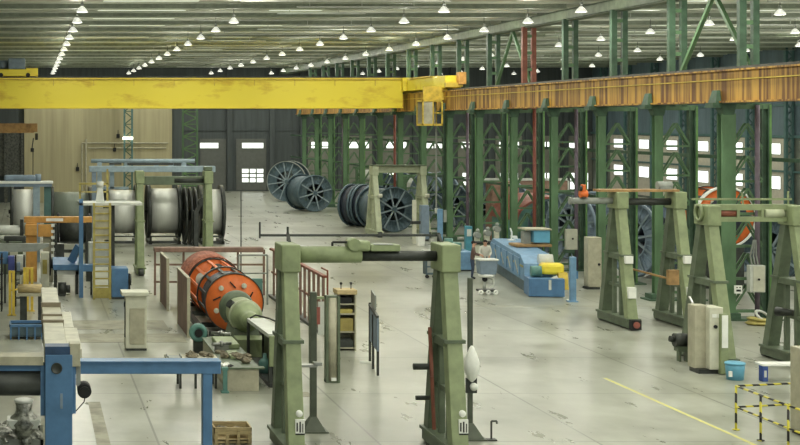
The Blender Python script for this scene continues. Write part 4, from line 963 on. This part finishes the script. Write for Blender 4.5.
tag(MB().box(x0+.08, x1-.08, d-.26, d+.1, .592, .98, .01).box(x0+.2, x1-.2, d-.27, d-.26, .7, .82).to('parts_box', mat('ochre_plastic', (158, 142, 70), .5), None), 'large ochre box on the middle shelf of the tan rack', 'box')
tag(MB().box(x0+.08, x1-.1, d-.26, d+.1, 1.142, 1.26, .01).box(x0+.2, x1-.22, d-.27, d-.26, 1.18, 1.22).to('parts_box', rungy, None), 'flat dull yellow box on the upper shelf of the tan rack', 'box')
tag(MB().box(x0+.06, x1-.12, d-.26, d+.1, 1.442, 1.62, .01).cyl((x1-.2, d-.27, 1.54), (x1-.2, d-.24, 1.54), .06, n=12).to('radio_set', black, None), 'black radio box on the top shelf of the tan rack', 'box')
tag(MB().box(x0+.06, x1-.08, d-.26, d+.12, .102, .3, .01).box(x0+.1, x1-.12, d-.2, d+.06, .3, .36).to('tool_case', dsteel, None), 'dark case on the bottom shelf of the tan rack', 'box')
o = T('notice_stand', 'grey blue notice board stand alone on the open floor', 'notice stand', (9.8, 42.4, 0))
for y, x in ((43.6, 9.88), (42.5, 9.72), (41.4, 9.6)): MB().box(x-.03, x+.03, y-.03, y+.03, 0, 1.55 if y < 43 else 1.75).to('leg', dsteel, o)
MB().beam((9.9, 43.65, 1.15), (9.59, 41.35, 1.15), .05, .95).to('panel', blueg, o)
MB().beam((9.885, 43.65, 1.68), (9.585, 41.35, 1.62), .07, .08).to('panel_top', dsteel, o)
MB().beam((9.86, 43.3, 1.95), (9.7, 42.1, 1.92), .04, .42).to('upper_sign', grey, o)
MB().box(9.6, 9.9, 43.55, 43.65, 0, .05).to('foot', white, o)

# ------------------------------------------------------------------ centre: workers, tub, blue haul-off machine
def person(label, loc, rz, top, pants, arms, h=1.68, lean=0.):
    # skeleton of joints, front is -Y
    o = T('person', label, 'person')
    J = {}; k = h/1.72
    J['pel'] = (0, 0, .93); J['spi'] = (0, -lean*.4, 1.15); J['che'] = (0, -lean*.8, 1.36); J['nec'] = (0, -lean, 1.48)
    J['chi'] = (0, -lean-.015, 1.56); J['hea'] = (0, -lean-.02, 1.63); J['top'] = (0, -lean-.01, 1.70)
    edges = [('pel', 'spi'), ('spi', 'che'), ('che', 'nec'), ('nec', 'chi'), ('chi', 'hea'), ('hea', 'top')]
    R = {'pel': (.16, .12), 'spi': (.15, .11), 'che': (.17, .12), 'nec': (.06, .06), 'chi': (.075, .085), 'hea': (.085, .1), 'top': (.06, .075)}
    for s, n in ((-1, 'l'), (1, 'r')):
        J['hip'+n] = (s*.1, 0, .86); J['kne'+n] = (s*.11, -.03, .48); J['ank'+n] = (s*.11, .03, .09); J['toe'+n] = (s*.13, -.14, .04)
        edges += [('pel', 'hip'+n), ('hip'+n, 'kne'+n), ('kne'+n, 'ank'+n), ('ank'+n, 'toe'+n)]
        R['hip'+n] = (.1, .1); R['kne'+n] = (.065, .065); R['ank'+n] = (.045, .05); R['toe'+n] = (.04, .035)
        a = arms[0 if s < 0 else 1]
        J['sho'+n] = (s*.2, -lean*.9, 1.41); J['elb'+n] = a[0]; J['wri'+n] = a[1]
        edges += [('che', 'sho'+n), ('sho'+n, 'elb'+n), ('elb'+n, 'wri'+n)]
        R['sho'+n] = (.065, .065); R['elb'+n] = (.045, .045); R['wri'+n] = (.03, .03)
        e = Vector(a[0]); w_ = Vector(a[1]); dv = (w_-e).normalized(); sd = dv.cross(Vector((0, 0, 1)))
        sd = sd.normalized() if sd.length > .1 else Vector((1, 0, 0)); cu = dv.cross(sd)
        pm = w_+dv*.07; J['pal'+n] = tuple(pm); R['pal'+n] = (.034, .022); edges.append(('wri'+n, 'pal'+n))
        for f in range(4):
            b0 = pm+sd*(.027-.018*f)+dv*.025; ln = (.065, .08, .075, .058)[f]
            J['f%d%s' % (f, n)] = tuple(b0); J['g%d%s' % (f, n)] = tuple(b0+dv*ln*.6+cu*.012*(1 if cu.z < 0 else -1)); J['t%d%s' % (f, n)] = tuple(b0+dv*ln+cu*.035*(1 if cu.z < 0 else -1))
            edges += [('pal'+n, 'f%d%s' % (f, n)), ('f%d%s' % (f, n), 'g%d%s' % (f, n)), ('g%d%s' % (f, n), 't%d%s' % (f, n))]
            for q in 'fgt': R['%s%d%s' % (q, f, n)] = (.009, .009)
        b0 = w_+dv*.03+sd*.03; J['u0'+n] = tuple(b0); J['u1'+n] = tuple(b0+dv*.045+sd*.025)
        edges += [('wri'+n, 'u0'+n), ('u0'+n, 'u1'+n)]; R['u0'+n] = R['u1'+n] = (.01, .01)
    names = list(J); me = bpy.data.meshes.new('body_skeleton')
    me.from_pydata([tuple(Vector(J[n_])*k) for n_ in names], [(names.index(a), names.index(b)) for a, b in edges], [])
    tmp = bpy.data.objects.new('tmp_body', me); C.objects.link(tmp)
    sk = tmp.modifiers.new('skin', 'SKIN'); sk.use_smooth_shade = True
    for i, n_ in enumerate(names):
        v = me.skin_vertices[0].data[i]; v.radius = (R[n_][0]*k, R[n_][1]*k); v.use_root = (n_ == 'pel')
    sb = tmp.modifiers.new('sub', 'SUBSURF'); sb.levels = 1; sb.render_levels = 1
    dg = bpy.context.evaluated_depsgraph_get()
    bm_ = bpy.data.meshes.new_from_object(tmp.evaluated_get(dg)); bpy.data.objects.remove(tmp)
    bm_.name = 'body'; bm_.materials.clear()
    for m in (skin, top, pants, black): bm_.materials.append(m)
    wr = [Vector(J['wri'+n])*k for n in 'lr']
    for f in bm_.polygons:
        c = f.center/k; f.use_smooth = True
        near = min((f.center-w_).length for w_ in wr)
        hand = any((f.center-w_).dot((Vector(J['pal'+n])*k-w_).normalized()) > -.01 and (f.center-w_).length < .22 for n, w_ in zip('lr', wr))
        f.material_index = 0 if (c.z > 1.47 and abs(c.x) < .13) or hand else 1 if c.z > .92 or (abs(c.x) > .22 and c.z > .7) else 3 if c.z < .1 else 2
    body = bpy.data.objects.new('body', bm_); C.objects.link(body); body.parent = o
    hd = Vector(J['hea'])*k
    MB().sphere(hd+Vector((0, .02, .045)), .1*k, (.92, 1.05, .85), 16).to('hair', hairm, o)
    MB().cyl(hd+Vector((0, -.1, -.005)), hd+Vector((0, -.125, -.03)), .012, .018, 8).to('nose', skin, o)
    MB().sphere(hd+Vector((-.035, -.092, .0)), .012).sphere(hd+Vector((.035, -.092, .0)), .012).to('eyes', black, o)
    MB().box(hd.x-.025, hd.x+.025, hd.y-.1, hd.y-.085, hd.z-.07, hd.z-.06).to('mouth', redb, o)
    MB().sphere(hd+Vector((-.09, 0, -.01)), .028, (.4, .8, 1.1), 8).sphere(hd+Vector((.09, 0, -.01)), .028, (.4, .8, 1.1), 8).to('ears', skin, o)
    o.location = loc; o.rotation_euler = (0, 0, rz)
    return o
person('person in brown jacket and navy trousers standing left of the grey tub', (19.7, 66.8, 0), math.radians(70), jacket, denim,
       [((-.27, -.1, 1.16), (-.2, -.33, 1.1)), ((.27, -.1, 1.16), (.2, -.33, 1.12))], 1.68, .05)
person('person in pale shirt leaning over the grey tub', (20.5, 67.6, 0), math.radians(-10), shirt, denim,
       [((-.27, -.16, 1.14), (-.17, -.38, 1.02)), ((.27, -.16, 1.14), (.17, -.38, 1.02))], 1.68, .12)
d = 61
o = T('grey_tub_stand', 'grey tub on a small wheeled stand beside the blue haul off machine', 'tub', (X(486.5, d), d, 0))
xc = X(486.5, d)
MB().taper((xc, d, .82), .62, .55, (xc, d, 1.4), .74, .66, .02).to('tub', blueg, o)
MB().box(xc-.4, xc+.4, d-.36, d+.36, 1.38, 1.44, .01).to('rim', lgrey, o)
MB().lathe((xc, d, .7), (0, 0, 1), [(0, .3), (.1, .34), (.12, .3), (.12, .001)], 20, False).to('turntable', white, o)
MB().cyl((xc-.1, d, .2), (xc-.06, d, .72), .06, n=12).tube([(xc+.1, d-.1, .25), (xc+.28, d-.1, .4), (xc+.25, d-.05, .6), (xc, d, .68)], .035).to('stem', lgrey, o)
MB().box(xc-.36, xc+.36, d-.25, d+.25, .12, .2, .01).to('base', dsteel, o)
for i in (-.3, 0, .3): MB().lathe((xc+i, d-.24, .1), (0, 1, 0), [(-.04, .04), (-.04, .1), (.04, .1), (.04, .04)], 16).to('wheel', white, o)
MB().sphere((xc-.1, d-.1, .62), .11).to('pump', black, o)

# haul-off machine: built along local y, turned a little
o = T('haul_off_machine', 'long pale blue haul off machine with yellow guard', 'machine')
MB().prismx([(0, .5), (10, .5), (10, 1.25), (9.2, 1.55), (1.2, 1.48), (.2, 1.2)], -.62, .62).to('body', blue2, o)
MB().box(-.5, .5, .3, 9.7, 0, .5).to('plinth', blued, o)
MB().box(-.64, -.62, .4, 9.6, 1.02, 1.1).to('belt_line', rungy, o)
t = MB()
for k in range(5): t.box(-.66, -.62, 1.2+k*1.75, 2.6+k*1.75, .62, 1.34)
t.to('side_door', blue2, o)
t = MB()
for k in range(4): t.beam((-.67, 1.5+k*2, .7), (-.67, 2.2+k*2, 1.15), .02, .07)
t.to('hand_rail', creamd, o)
MB().box(-.66, .72, -1.25, .0, .02, .75, .03).to('front_base', blue, o)
MB().cyl((-.05, .25, 1.3), (.5, .25, 1.3), .3, n=20).to('end_roller', lgrey, o)
MB().box(-.1, .8, -.75, -.05, .85, 1.3, .12).to('belt_guard', yellow, o, 'yellow rounded belt guard')
MB().prismx([(-1.1, .3), (-.5, .25), (-.4, .95), (-.8, .95)], .55, .9).to('lower_guard', yellow2, o)
MB().cyl((-.5, -.7, .98), (-.1, -.7, .98), .22, n=18).to('motor', tealm, o)
MB().cyl((.2, -1.0, .62), (.5, -1.0, .75), .12, n=12).box(.1, .2, -1.27, -1.2, .3, .7).to('coupling', lgrey, o)
o.location = (20.8, 61.1, 0); o.rotation_euler = (0, 0, -math.radians(9.3))
o = T('control_pulpit', 'bright blue control box with tan shelf on posts above the haul off machine', 'control box', (22.8, 66, 0))
d = 66
MB().box(X(531, d), X(547, d), d-.4, d+.5, Z(242, d), Z(229.5, d), .02).to('box', cyan, o)
MB().box(X(522, d), X(548, d), d-.5, d+.6, Z(229.5, d), Z(228, d)).to('roof', creamd, o)
MB().box(X(513, d), X(548, d), d-.5, d+.6, Z(246, d), Z(243.5, d)).to('shelf', jibm, o)
MB().box(X(523, d), X(530, d), d-.1, d+.3, Z(243.5, d), Z(231, d)).to('instrument', grey, o)
for px in (536, 540.5, 546): MB().box(X(px, d)-.05, X(px, d)+.05, d-.05, d+.05, 0, Z(246, d)).to('post', blueg, o)
d = 58.4
o = T('blue_post', 'short blue square post at the front of the haul off machine', 'post', (X(572.5, d), d, 0))
MB().box(X(570, d), X(575.5, d), d-.1, d+.1, .03, 1.75, .01).to('shaft', blue2, o); MB().box(X(567.5, d), X(577, d), d-.16, d+.16, 0, .04).to('foot', blue2, o)
MB().box(X(575.5, d), X(577.5, d), d-.08, d+.08, .9, 1.2).to('button_box', blue, o)
d = 70.5
o = T('switch_cabinet', 'white wall mounted switch box on a column behind the blue post', 'switch box', (X(571, d), d, 1))
MB().box(X(565.5, d), X(576.5, d), d-.15, d+.15, Z(249.5, d), Z(229, d), .02).to('case', cream, o)
MB().cyl((X(571.5, d), d-.19, Z(238.5, d)), (X(571.5, d), d-.15, Z(238.5, d)), .045, n=12).to('handle', black, o)
MB().box(X(564, d), X(578, d), d+.15, d+.2, Z(247, d), Z(232, d)).box(X(570, d), X(572, d), d+.1, d+.2, 0, Z(249, d)).box(X(563.5, d), X(574, d), d-.12, d+.1, Z(253, d), Z(249.5, d)).to('mount', greend, o)
d = 63
o = T('tall_cabinet', 'tan tall electrical cabinet between the columns', 'cabinet', (X(591, d), d, 0))
MB().box(X(586.5, d), X(599, d), d-.3, d+.3, .1, Z(237, d), .015).to('body', creamd, o)
MB().box(X(585.5, d), X(597, d), d-.32, d-.3, .2, Z(239, d), .008).to('door', creamd, o)
MB().box(X(585, d), X(597.5, d), d-.28, d+.28, 0, .1).to('plinth', dsteel, o)
MB().cyl((X(596, d), d-.38, 1.05), (X(596, d), d-.32, 1.05), .05, n=10).box(X(597.5, d), X(600, d), d-.2, d-.05, 1.0, 1.15).to('handle', black, o)

# clutter near the sage gantry and workers
d = 88.5
o = T('grey_locker', 'blue grey locker at the right post of the sage gantry', 'locker', (X(424, d), d, 0))
MB().box(X(420, d), X(428, d), d-.3, d+.2, .1, 2.1, .02).to('body', blueg, o); MB().box(X(421, d), X(427, d), d-.32, d-.3, .2, 2.0).to('door', blueg, o); MB().box(X(420.5, d), X(427.5, d), d-.25, d+.15, 0, .1).to('plinth', dsteel, o)
d = 86.5
o = T('cream_post', 'cream slim post left of the blue grey locker', 'post', (X(414, d), d, 0))
MB().box(X(412.5, d), X(416, d), d-.1, d+.1, 0, Z(200, d)).to('shaft', cream, o); MB().box(X(411, d), X(420, d), d-.15, d+.1, Z(224, d), Z(221, d)).to('arm', dsteel, o)
o = T('parts_bin', 'white bin on the floor in front of the blue grey locker', 'bin', (X(420, 84.8), 84.8, 0))
MB().taper((X(420.5, 84.8), 84.8, 0), .36, .36, (X(420.5, 84.8), 84.8, .62), .46, .46, .02).to('body', white, o); MB().box(X(416, 84.8), X(425, 84.8), 84.55, 85.05, .6, .66, .01).to('rim', lgrey, o)
d = 82
o = T('blue_stand', 'light blue slim machine stand behind the crane pendant', 'machine stand', (X(440, d), d, 0))
MB().box(X(437.5, d), X(442.5, d), d-.1, d+.1, .04, Z(209, d), .02).to('column', blue2, o); MB().box(X(435, d), X(445, d), d-.3, d+.3, 0, .3, .02).to('base', tealm, o); MB().box(X(443, d), X(446, d), d-.15, d+.05, Z(222, d), Z(210, d)).to('box', grey, o)
d = 67.5
o = T('tool_cart', 'dark green tool cart left of the near gantry upright', 'cart', (X(429, d), d, 0))
MB().box(X(424.5, d), X(433.5, d), d-.3, d+.3, .15, 1.15, .02).to('body', blued, o); MB().box(X(424, d), X(434, d), d-.34, d+.34, 1.15, 1.22).to('tray', lgrey, o)
for px in (425.5, 432.5): MB().cyl((X(px, d), d-.32, .08), (X(px, d), d-.22, .08), .08, n=12).to('wheel', black, o)
t = MB()
for k in range(3): t.box(X(425.5, d), X(432.5, d), d-.32, d-.3, .25+k*.3, .48+k*.3)
t.to('drawer', grey, o)
d = 70.5
o = T('low_blue_machine', 'low blue machine block behind the person in brown', 'machine', (X(459, d), d, 0))
MB().box(X(446, d), X(472, d), d-.2, d+1.4, .06, .92, .05).to('body', blue2, o)
MB().box(X(447, d), X(471, d), d-.15, d+1.3, 0, .06).to('plinth', dsteel, o)
MB().cyl((X(451, d), d+.4, .92), (X(451, d), d+.4, 1.5), .2, n=14).box(X(455, d), X(463, d), d+.2, d+.8, .92, 1.3, .03).to('gear_unit', tealm, o)
d = 73.4
o = T('blue_control_column', 'teal blue control column behind the workers', 'control column', (X(468, d), d, 0))
MB().box(X(465, d), X(471.5, d), d-.15, d+.15, .05, Z(226, d), .02).to('column', mat('teal_blue_paint', (64, 140, 160), .5), o); MB().box(X(463, d), X(473, d), d-.3, d+.3, 0, .06).to('foot', dsteel, o); MB().box(X(466, d), X(470.5, d), d-.17, d-.15, Z(236, d), Z(229, d)).to('panel', lgrey, o)
for px, pt, l in ((477, 229, 'cream spindle stand behind the workers, left of three'), (487, 227, 'cream spindle stand behind the workers, middle of three'), (496.5, 223, 'cream spindle stand behind the workers, right of three')):
    d = 74.6
    o = T('spindle_stand', l, 'spindle stand', (X(px, d), d, 0), 'spindle stands')
    x = X(px, d)
    MB().taper((x, d, 0), .5, .5, (x, d, .5), .26, .3).box(x-.11, x+.11, d-.12, d+.12, .5, Z(pt+8, d), .02).to('column', cream, o)
    MB().cyl((x, d-.25, Z(pt+6, d)), (x, d+.2, Z(pt+6, d)), .15, n=16).sphere((x+.02, d-.05, Z(pt+1.5, d)), .1).to('head', grey, o)
    MB().cyl((x-.22, d-.15, 1.0), (x+.22, d-.15, 1.0), .09, n=12).to('spindle', dsteel, o)
o = T('white_swan_neck_lamp', 'white bent work lamp on the rear of the haul off machine', 'work lamp', (21.6, 70.3, 1.5))
o.name = 'work_lamp'
MB().tube([(22.2, 69.2, 1.53), (22.23, 69.2, 1.9), (22.15, 69.2, 2.1)], .04).to('neck', white, o); MB().taper((22.3, 69.2, 1.75), .3, .15, (22.4, 69.2, 1.62), .16, .14).box(22.05, 22.35, 69.05, 69.35, 1.53, 1.58).to('head', white, o)
# pendant of crane
o = T('crane_pendant', 'long thin crane pendant cable hanging below the operator cab', 'cable', (X(434.5, 88), 88, 3))
MB().cyl((X(434.5, 89.6), 89.2, Z(208, 89.6)), (X(434.5, 89.6), 89.2, 6.78), .05, n=8).to('cable', grey, o); MB().box(X(433, 89.6), X(436, 89.6), 89.1, 89.3, Z(213, 89.6), Z(208, 89.6), .03).to('pendant_box', lgrey, o)

# ------------------------------------------------------------------ beyond the columns
o = T('arched_machine', 'red and green arched machine cover beyond the columns', 'machine', (29.1, 84, 0))
pts = [(29.1-2.0+.0, 0)]+[(29.1+2.0*math.cos(PI-a*PI/14), 1.5+1.25*math.sin(PI-a*PI/14)) for a in range(15)]+[(31.1, 0)]
MB().prism(pts, 83.5, 88).to('cover', tealm, o)
pts2 = [(29.1+2.12*math.cos(PI-a*PI/14), 1.5+1.37*math.sin(PI-a*PI/14)) for a in range(15)]+[(29.1+2.0*math.cos(a*PI/14), 1.5+1.25*math.sin(a*PI/14)) for a in range(15)]
MB().prism(pts2, 83.3, 88.1).to('arch_rim', redp, o)
MB().box(27.2, 28.8, 88.3, 89.6, 0, 3.5, .05).to('rear_housing', pinkm, o)
o = T('pink_screen', 'faded red partition screen behind the arched machine', 'screen', (30, 96, 0))
MB().box(28, 34.5, 96, 96.1, .3, 3.3).to('sheet', pinkm, o); MB().box(28, 28.12, 95.95, 96.15, 0, 3.4).box(34.4, 34.5, 95.95, 96.15, 0, 3.4).box(28, 34.5, 95.95, 96.15, 3.25, 3.4).to('frame', lgrey, o)
# orange hoist on the side arm of gantry B
o = T('orange_hoist', 'small orange hoist unit sitting on the tube arm of the gantry', 'hoist', (19.0, 51.7, 4.39))
MB().cyl((18.95, 51.7, 4.52), (19.2, 51.7, 4.52), .13, n=14).box(19.0, 19.14, 51.6, 51.8, 4.6, 4.85, .03).to('body', orange, o); MB().cyl((18.9, 51.6, 4.72), (18.98, 51.6, 4.72), .09, n=12).to('drum', dsteel, o); MB().box(18.98, 19.12, 51.55, 51.85, 4.385, 4.42).to('saddle', dsteel, o)
# more machine silhouettes beyond the columns
def bay_machine(label, x, y, w, dp, h, m, m2):
    o = T('bay_machine', label, 'machine', (x, y, 0))
    MB().box(x-w/2, x+w/2, y-dp/2, y+dp/2, 0, h*.55, .04).to('base', m, o)
    MB().box(x-w/2+.1, x-w/2+.35, y-.15, y+.15, h*.55, h).box(x+w/2-.35, x+w/2-.1, y-.15, y+.15, h*.55, h).box(x-w/2, x+w/2, y-.2, y+.2, h-.15, h).to('frame', m2, o)
    MB().cyl((x-w/2+.3, y, h*.76), (x+w/2-.3, y, h*.76), h*.16, n=18).to('roller', lgrey, o)
    MB().box(x+w/4, x+w/2-.05, y-dp/2-.06, y-dp/2, h*.12, h*.45).to('panel', lgrey, o)
bay_machine('teal machine with pale roller beyond the columns behind the workers', 33.0, 93, 2.6, 1.6, 2.6, tealm, teal)
bay_machine('grey machine with pale roller beyond the fifth column', 34.5, 86, 3, 1.6, 2.4, grey, greend)
bay_machine('green machine with pale roller far beyond the sage gantry', 30, 114, 3.4, 1.8, 3.0, olived, green)
bay_machine('blue machine with pale roller behind the right hand gantry', 33.5, 71, 3, 1.8, 2.6, blueg, teal)
bay_machine('tan machine with pale roller at the far right', 31.5, 56.2, 3, 1.6, 2.3, creamd, olived)
bay_machine('small green machine with pale roller beyond the spoked reels', 29, 128, 2.6, 1.6, 3.2, greend, green)
# box and clutter at the first column
d = 52.7
o = T('switch_cabinet', 'grey electrical box hung on the nearest column with cables above', 'switch box', (X(756, d), d, 1))
MB().box(X(748, d), X(763.5, d), d-.15, d+.12, Z(292, d), Z(265, d), .02).to('case', lgrey, o)
MB().box(X(751, d), X(762.5, d), d-.17, d-.15, Z(291, d), Z(266, d), .01).to('door', cream, o)
MB().cyl((X(756.5, d), d-.2, Z(279, d)), (X(756.5, d), d-.17, Z(279, d)), .04, n=10).to('handle', black, o)
t = MB()
for k, px in enumerate((752, 755, 758)): t.tube([(X(px, d), d, Z(265, d)), (X(px-1, d), d+.05, Z(256, d)), (X(755+k, d), d+.1, Z(240, d))], .03)
t.to('cable', grey, o)
o = T('warning_plate', 'small white plate low on the nearest column', 'sign', (X(738, d), d, 1))
MB().box(X(734.5, d), X(742, d), d-.02, d+.04, Z(293.5, d), Z(285.5, d)).to('plate', white, o); MB().box(X(736, d), X(740.5, d), d-.03, d-.02, Z(291.5, d), Z(289.5, d)).box(X(736, d), X(737.5, d), d-.03, d-.02, Z(288, d), Z(287, d)).box(X(739, d), X(740.5, d), d-.03, d-.02, Z(288, d), Z(287, d)).to('plate_marks', black, o)
o = T('cable_coil', 'coiled cable bundle lying at the foot of the nearest column', 'cable coil', (25.1, 51.8, 0))
MB().lathe((25.1, 51.8, .06), (0, 0, 1), [(-.06, .3), (.0, .22), (.06, .3), (.0, .38)], 24).lathe((25.15, 51.85, .18), (.1, 0, 1), [(-.06, .28), (.0, .2), (.06, .28), (.0, .36)], 24).to('coil', rungy, o)
MB().lathe((25.4, 52.0, .28), (.3, -.6, .8), [(-.05, .24), (.0, .18), (.05, .24), (.0, .3)], 24).to('loose_loop', lgrey, o)

# ------------------------------------------------------------------ right foreground
d = 43.0
o = T('control_cabinet', 'light grey control cabinet standing at the right hand gantry foot', 'control cabinet', (X(705, d), d, 0))
d = 42.0
MB().box(X(693, d), X(706, d), d-.1, d+.35, .12, Z(305, d), .015).to('rear_case', creamd, o)
MB().box(X(704, d), X(717.5, d), d-.35, d+.3, .12, Z(306, d), .015).to('case', cream, o)
MB().box(X(706.5, d), X(711, d), d-.36, d-.35, Z(316, d), Z(312.5, d)).box(X(711.8, d), X(716.4, d), d-.36, d-.35, Z(316, d), Z(312.5, d)).to('label_plate', white, o)
MB().cyl((X(709.5, d), d-.4, Z(325, d)), (X(709.5, d), d-.35, Z(325, d)), .05, n=12).to('knob', black, o)
MB().box(X(694, d), X(717, d), d-.3, d+.3, 0, .12).to('plinth', dsteel, o)
MB().box(X(718, d-.3), X(725, d-.3), d-.5, d-.2, .02, Z(312, d)).to('side_post', olive, o)
MB().box(X(718.5, d-.3), X(724.5, d-.3), d-.52, d-.5, .75, Z(313, d)).to('side_panel', white, o)
d = 43.9
o = T('floor_motor', 'dark motor with pipe legs left of the light grey control cabinet', 'motor', (X(682, d), d, 0))
MB().cyl((X(674, d), d, .62), (X(686, d), d, .62), .2, n=18).cyl((X(669.5, d), d, .66), (X(674, d), d, .64), .09, n=12).cyl((X(686, d), d-.1, .55), (X(689, d), d-.1, .55), .26, n=18).to('body', dsteel, o)
MB().box(X(676, d), X(688, d), d-.15, d+.15, .3, .45).box(X(678, d), X(680, d), d-.1, d+.1, 0, .32).box(X(685, d), X(687, d), d-.1, d+.1, 0, .32).to('bracket', olived, o)
MB().tube([(X(689.5, d), d-1.8, .0), (X(688.5, d), d-1.5, .75), (X(688, d), d-.1, 1.9)], .035).tube([(X(694, d-1.4), d-1.4, .0), (X(690, d-1.2), d-1.2, .6)], .03).to('pipe_legs', steel, o)
d = 40.8
o = T('blue_bucket', 'light blue round bucket with lid on the floor by the cabinet', 'bucket', (X(735, d), d, 0))
MB().lathe((X(735, d), d, 0), (0, 0, 1), [(0, .001), (0, .22), (.3, .245), (.32, .25), (.34, .245), (.42, .25), (.42, .001)], 28, False).to('body', cyan, o)
MB().lathe((X(735, d), d, .41), (0, 0, 1), [(0, .265), (.05, .265), (.07, .22), (.07, .001)], 28, False).to('lid', cyan, o)
MB().box(X(726, d), X(729, d), d-.2, d-.14, .1, .25).to('sticker', white, o)
d = 40.6
o = T('low_bench', 'low bench with white top and a blue leg box', 'bench', (X(775, d), d, 0))
MB().box(X(759, d), X(800, d), d-.2, d+.25, .42, .48, .01).to('top', white, o)
MB().box(X(759.5, d), X(765, d), d-.18, d+.05, 0, .42, .01).to('leg_box', mat('strong_blue_paint', (52, 82, 160), .5), o); MB().box(X(797, d), X(799, d), d-.15, d+.2, 0, .42).to('leg', dsteel, o)
MB().box(X(761, d), X(763.3, d), d-.19, d-.18, .12, .3).to('leg_label', lgrey, o)
# hazard railing
o = T('hazard_railing', 'black and yellow striped pipe railing at the right bottom corner', 'railing', (16.1, 33.5, 0))
PX = [(16.05, 34.1), (16.05, 32.95), (16.05, 31.75)]
for x, y in PX: MB().cyl((x, y, 0), (x, y, 1.0), .026, n=12).cyl((x, y, 0), (x, y, .02), .08, n=12).to('post', hazard, o)
MB().cyl((16.05, 34.1, 1.0), (16.05, 30.4, 1.0), .023, n=10).cyl((16.05, 34.1, .52), (16.05, 30.4, .52), .022, n=10).to('side_rail', hazard, o)
MB().cyl((16.05, 34.1, 1.0), (18.2, 34.6, 1.0), .023, n=10).cyl((16.05, 34.1, .52), (18.2, 34.6, .52), .022, n=10).to('back_rail', hazard, o)
MB().cyl((18.2, 34.6, 0), (18.2, 34.6, 1.0), .026, n=12).to('corner_post', hazard, o)
d = 33.2
o = T('beige_cabinet', 'large plain beige cabinet cut by the right picture edge', 'cabinet', (17.5, d, 0))
MB().box(X(806, d), X(850, d), d-.1, d+.7, .08, 1.95, .02).to('body', creamd, o); MB().box(X(807, d), X(848, d), d-.05, d+.65, 0, .08).to('plinth', black, o)
MB().box(X(809, d), X(846, d), d-.12, d-.1, .2, 1.85, .01).to('door', creamd, o)
# wooden crate
d = 32.9
o = T('wooden_crate', 'open wooden crate with scraps beside the blue post, bottom of picture', 'crate', (4.4, d, 0))
x0, x1 = X(212, d), X(249.5, d)
MB().box(x0, x1, d-.35, d-.32, .3, .5).box(x0, x1, d-.35, d-.32, .04, .16).box(x0, x1, d+.32, d+.35, .1, .5).box(x0, x0+.03, d-.35, d+.35, .1, .5).box(x1-.03, x1, d-.35, d+.35, .1, .5).box(x0, x1, d-.35, d+.35, .1, .14).to('boards', wood, o)
t = MB()
for k in range(4): xx = x0+.05+k*(x1-x0-.1)/3; t.box(xx-.045, xx+.045, d-.35, d+.35, 0, .1).box(xx-.03, xx+.03, d-.37, d-.35, .04, .5)
t.to('battens', wood, o); o.scale = (1, 1, .74)
tag(MB().lumps(x0+.15, x1-.15, d-.2, d+.2, .3, 12, .06, .12).to('scraps', ragm, o), kind='stuff')
platem = mat('worn_shaded_floor_plate', (148, 146, 124), .6, scale=1.5, var=.16, col2=(112, 110, 94))  # trench cover plates; dark tone also paints in machine shadow on the floor
S(MB().box(1.45, 1.75, 28, 37.5, .0005, .006).to('trim_duct_cover_1', platem))
S(MB().box(.8, 4.7, 50.6, 52.9, .0005, .006).to('trim_duct_cover_2', platem))
S(MB().box(.8, 5.0, 47.6, 49.6, .0005, .006).to('trim_duct_cover_3', platem))
S(MB().box(1.1, 5.0, 43.5, 44.6, .0005, .006).to('trim_duct_cover_4', platem))
S(MB().box(6.5, 7.2, 38.2, 38.9, .0005, .006).to('trim_duct_cover_5', platem))
# floor paint
S(MB().box(15.66, 15.76, 28, 41, .0005, .004).to('trim_yellow_line', yline))
S(MB().box(14.9, 24, 57.0, 57.08, .0005, .004).to('trim_grey_line', creamd))

# ------------------------------------------------------------------ camera, world, view
cam = bpy.data.cameras.new('camera'); co = bpy.data.objects.new('camera', cam); C.objects.link(co)
co.location = (0, 0, H); co.rotation_euler = (PI/2, 0, 0)
cam.sensor_width = 36; cam.lens = 36*F/800; cam.shift_x = 370/800; cam.shift_y = -100.5/800; cam.clip_end = 500
bpy.context.scene.camera = co
W = bpy.data.worlds.new('world'); bpy.context.scene.world = W; W.use_nodes = True
bg = W.node_tree.nodes['Background']; bg.inputs[0].default_value = (.92, 1, .95, 1); bg.inputs[1].default_value = .8
sc_ = bpy.context.scene
sc_.view_settings.view_transform = 'Standard'; sc_.view_settings.look = 'None'; sc_.view_settings.exposure = 0; sc_.view_settings.gamma = 1
sc_.view_settings.use_curve_mapping = False
